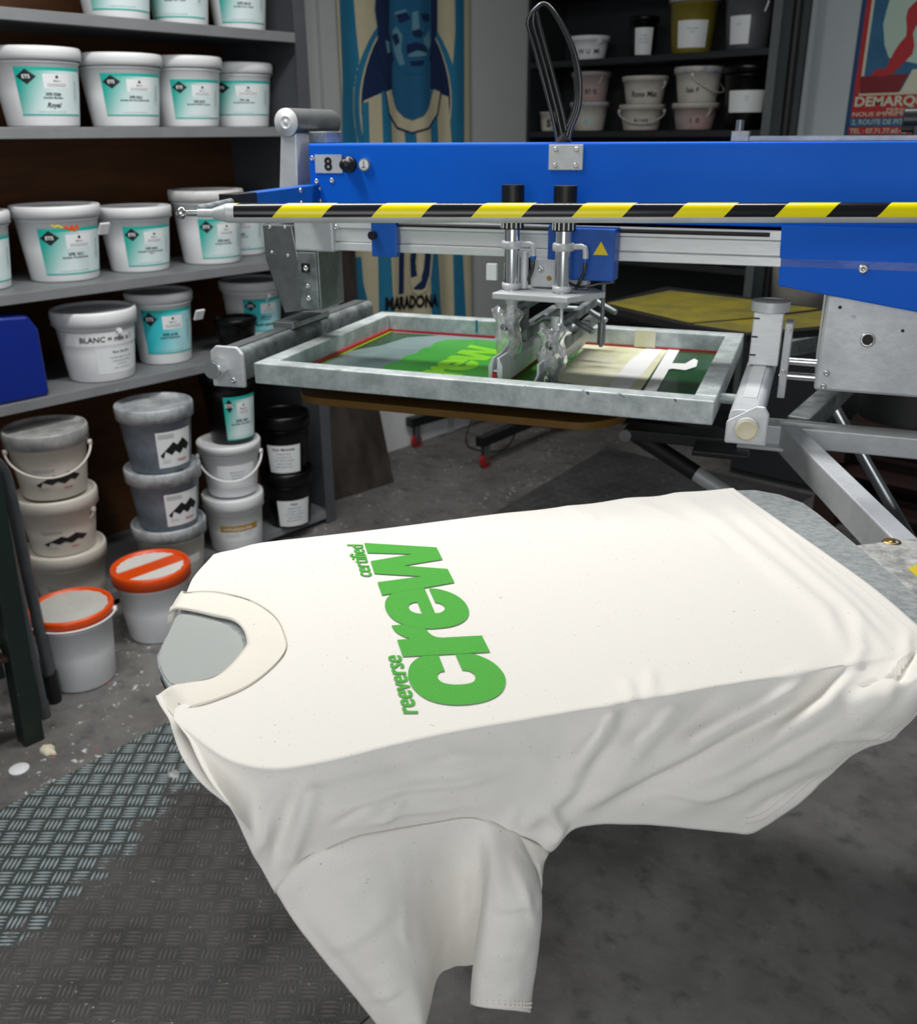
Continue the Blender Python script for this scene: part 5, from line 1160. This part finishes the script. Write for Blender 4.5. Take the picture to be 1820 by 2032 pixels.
bb('dull white pot marked Rose Mat, upper of the second stack', .175, yb_, l_ + .124, .240, .135, [('t', 'Rose Mat', .5, .3, .34, .8, 2, 2, .02)], body='dwhite', lid='dwhite', lw=.7, lv=(.1, .8), lidh=.02, bail=(.06, -30), bailm='dwhite')
bb('pinkish pot marked 1 0, lower of the third stack', .475, yb_, l_, .235, .125, [('t', '1  0', .5, .3, .3, .6, 2, 2, .03)], body='pinkp', lid='p_redlid' if False else 'dwhite', lw=.7, lv=(.1, .8), lidh=.02, bail=(.06, -50), bailm='dwhite')
bb('white pot with blue rim marks, upper of the third stack', .480, yb_, l_ + .124, .245, .165, [('t', 'Sak P', .35, .35, .22, .5, 2, 2, .02)], body='dwhite', lid='bluelid', lw=.7, lv=(.1, .8), lidh=.025, bail=(.08, 60), bailm='dwhite')
bb('black pot with white paper label and dried drips, right end of lower back shelf', .745, yb_, l_, .240, .285, paper_items([('GT 66', .4), ('encre', .3)]), body='blackp', lid='blackp', lw=.75, lv=(.30, .68), lidh=.03)
# things seen under the rail, lower shelves
z_ = BZ[2] + .032; z3 = BZ[3] + .032
K['navyp'] = mat('navy_plastic', '#1b2550', .4); K['tealp'] = mat('dark_teal_plastic', '#2d4a4c', .4)
for x, z, D, h, bd, ld, lab in ((-.28, z_, .26, .24, 'dwhite', 'dwhite', 'dull white pail behind the blue carriage, below the rail'), (.0, z_, .27, .27, 'navyp', 'gplastic', 'navy pail with white label behind the yellow pallet'), (.32, z_, .27, .27, 'tealp', 'gplastic', 'dark teal pail with pink label behind the yellow pallet'), (.62, z_, .27, .22, 'blackp', 'blackp', 'black pail lowest right behind the yellow pallet'),
                         (.14, z3, .22, .16, 'navyp', 'navyp', 'navy tub on the shelf just under the rail'), (.45, z3, .22, .16, 'blackp', 'dwhite', 'black tub with white tag hanging under the rail')):
    bb(lab, x, yb_, z, D, h, paper_items([('encre', .5)]) if bd != 'dwhite' else None, body=bd, lid=ld, lw=.4, lv=(.1, .5), rot=10)
o = MB().lathe([(.0001, 0), (.13, 0), (.15, .5), (.155, .52), (.13, .53), (.0001, .53)], 32).build('waste_bin', K['dwhite']); o.location = (1.22, 1.93, .762); o['label'] = 'dull white bin on a dark cabinet behind the blue cover plate'; o['category'] = 'bin'
o.scale = (1, 1, .56)
cbn = thing('storage_cabinet', 'dark steel cabinet against the back wall under the white bin', 'cabinet', (1.24, 2.0, 0))
MB().box(-.19, .30, -.28, .30, .001, .76).build('body', K['dshelf'], cbn, bevel=.003)
dr_ = MB().box(-.18, .29, -.295, -.281, .03, .74).build('door', K['dshelf'], cbn, bevel=.002); MB().box(.24, .26, -.31, -.295, .35, .45).build('handle', K['steel'], dr_)
# ------------------------------------------------------------------ poster on the back wall
po = thing('wall_poster', 'vintage style red and blue poster on the pale wall, red figure leaning', 'poster', (1.16, 2.347, 0))
def ppx(x, y):
    P = onplane(x, y, (0, 2.345, 0), (0, 1, 0)); return (P.x - 1.16, P.z)
def pshape(pts, k, m, name, raw=False):
    L = pts if raw else [ppx(1640 + x / 7.2556, y / 7.2571) for x, y in pts]
    tri = tessellate_polygon([[Vector((*p, 0)) for p in L]])
    return MB().add([(p[0], -.0008 - .0005 * k, p[1]) for p in L], [list(t) for t in tri]).build(name, K[m], po)
x0, z0 = 0.0, 1.555; PW, PH = .62, .95
MB().box(0, PW, -.001, .001, z0, z0 + PH).build('paper', K['p_blue'], po)
def pr(u0, u1, a, b, k, m, n='panel'): return pshape([(u0, a), (u1, a), (u1, b), (u0, b)], k, m, n, True)
pz = lambda y: ppx(1700, y)[1]
pr(.022, PW - .022, pz(234), z0 + PH, 1, 'p_red'); pr(.022, PW - .022, pz(250), pz(236), 1, 'p_mid'); pr(.022, PW - .2, pz(266), pz(252), 1, 'p_red')
pr(.045, PW - .05, pz(190), z0 + PH - .02, 2, 'p_cream'); pr(.058, PW - .06, pz(184), z0 + PH - .03, 3, 'p_mid', 'picture')
pshape([(1000, -300), (870, 150), (820, 350), (840, 650), (900, 830), (1700, 1000), (1700, -300)], 4, 'p_teal', 'moon')
pshape([(495, 1100), (1190, 1060), (1040, 1330), (475, 1350)], 5, 'p_dred', 'bench')
pshape([(1210, 1060), (1060, 1330), (1700, 1350), (1700, 960), (1240, 1000)], 5, 'p_cream', 'dress')
pshape([(640, 1075), (720, 1000), (860, 985), (980, 740), (1060, 620), (1150, 520), (1160, 400), (1150, 250), (1180, 130), (1300, 10), (1500, -60), (1500, 250), (1300, 370), (1250, 480), (1270, 660), (1240, 780), (960, 1060), (800, 1110)], 6, 'p_red', 'figure')
def ptext(s, x0, y0, w, h, off, m, k=7):
    vs, fs, tw = text2d(s, off); a = ppx(x0, y0); MB().add([(a[0] + x * w / tw, -.0008 - .0005 * k, a[1] + y * h / .7) for x, y in vs], fs).build('lettering', K[m], po)
ptext('DEMARQUEZ', 1696, 211, .40, .040, .03, 'p_cream'); ptext('PERSONNALISEZ', 1760, 221, .27, .014, .01, 'tape'); ptext('NOUS IMPRIMONS', 1692, 231, .30, .018, .01, 'tape'); ptext('2, ROUTE DE PITO', 1690, 247, .26, .022, .01, 'p_teal'); ptext('TEL : 07.71.77.60.42', 1686, 265, .26, .022, .01, 'tape')
# stacked transport pallets far right
wp = thing('wooden_pallet', 'orange brown wooden pallet stack low behind the press at the right', 'pallet', (2.12, 1.72, 0))
for z in (.02, .16, .30):
    b = MB()
    for i in range(5): b.box(-.5, .5, -.38 + i * .17, -.27 + i * .17, z + .09, z + .11)
    b.build('deck_boards', K['palletwood'], wp)
    b = MB()
    for x in (-.45, 0, .45): b.box(x - .05, x + .05, -.38, .41, z, z + .09)
    b.build('block_row', K['palletwood'], wp)
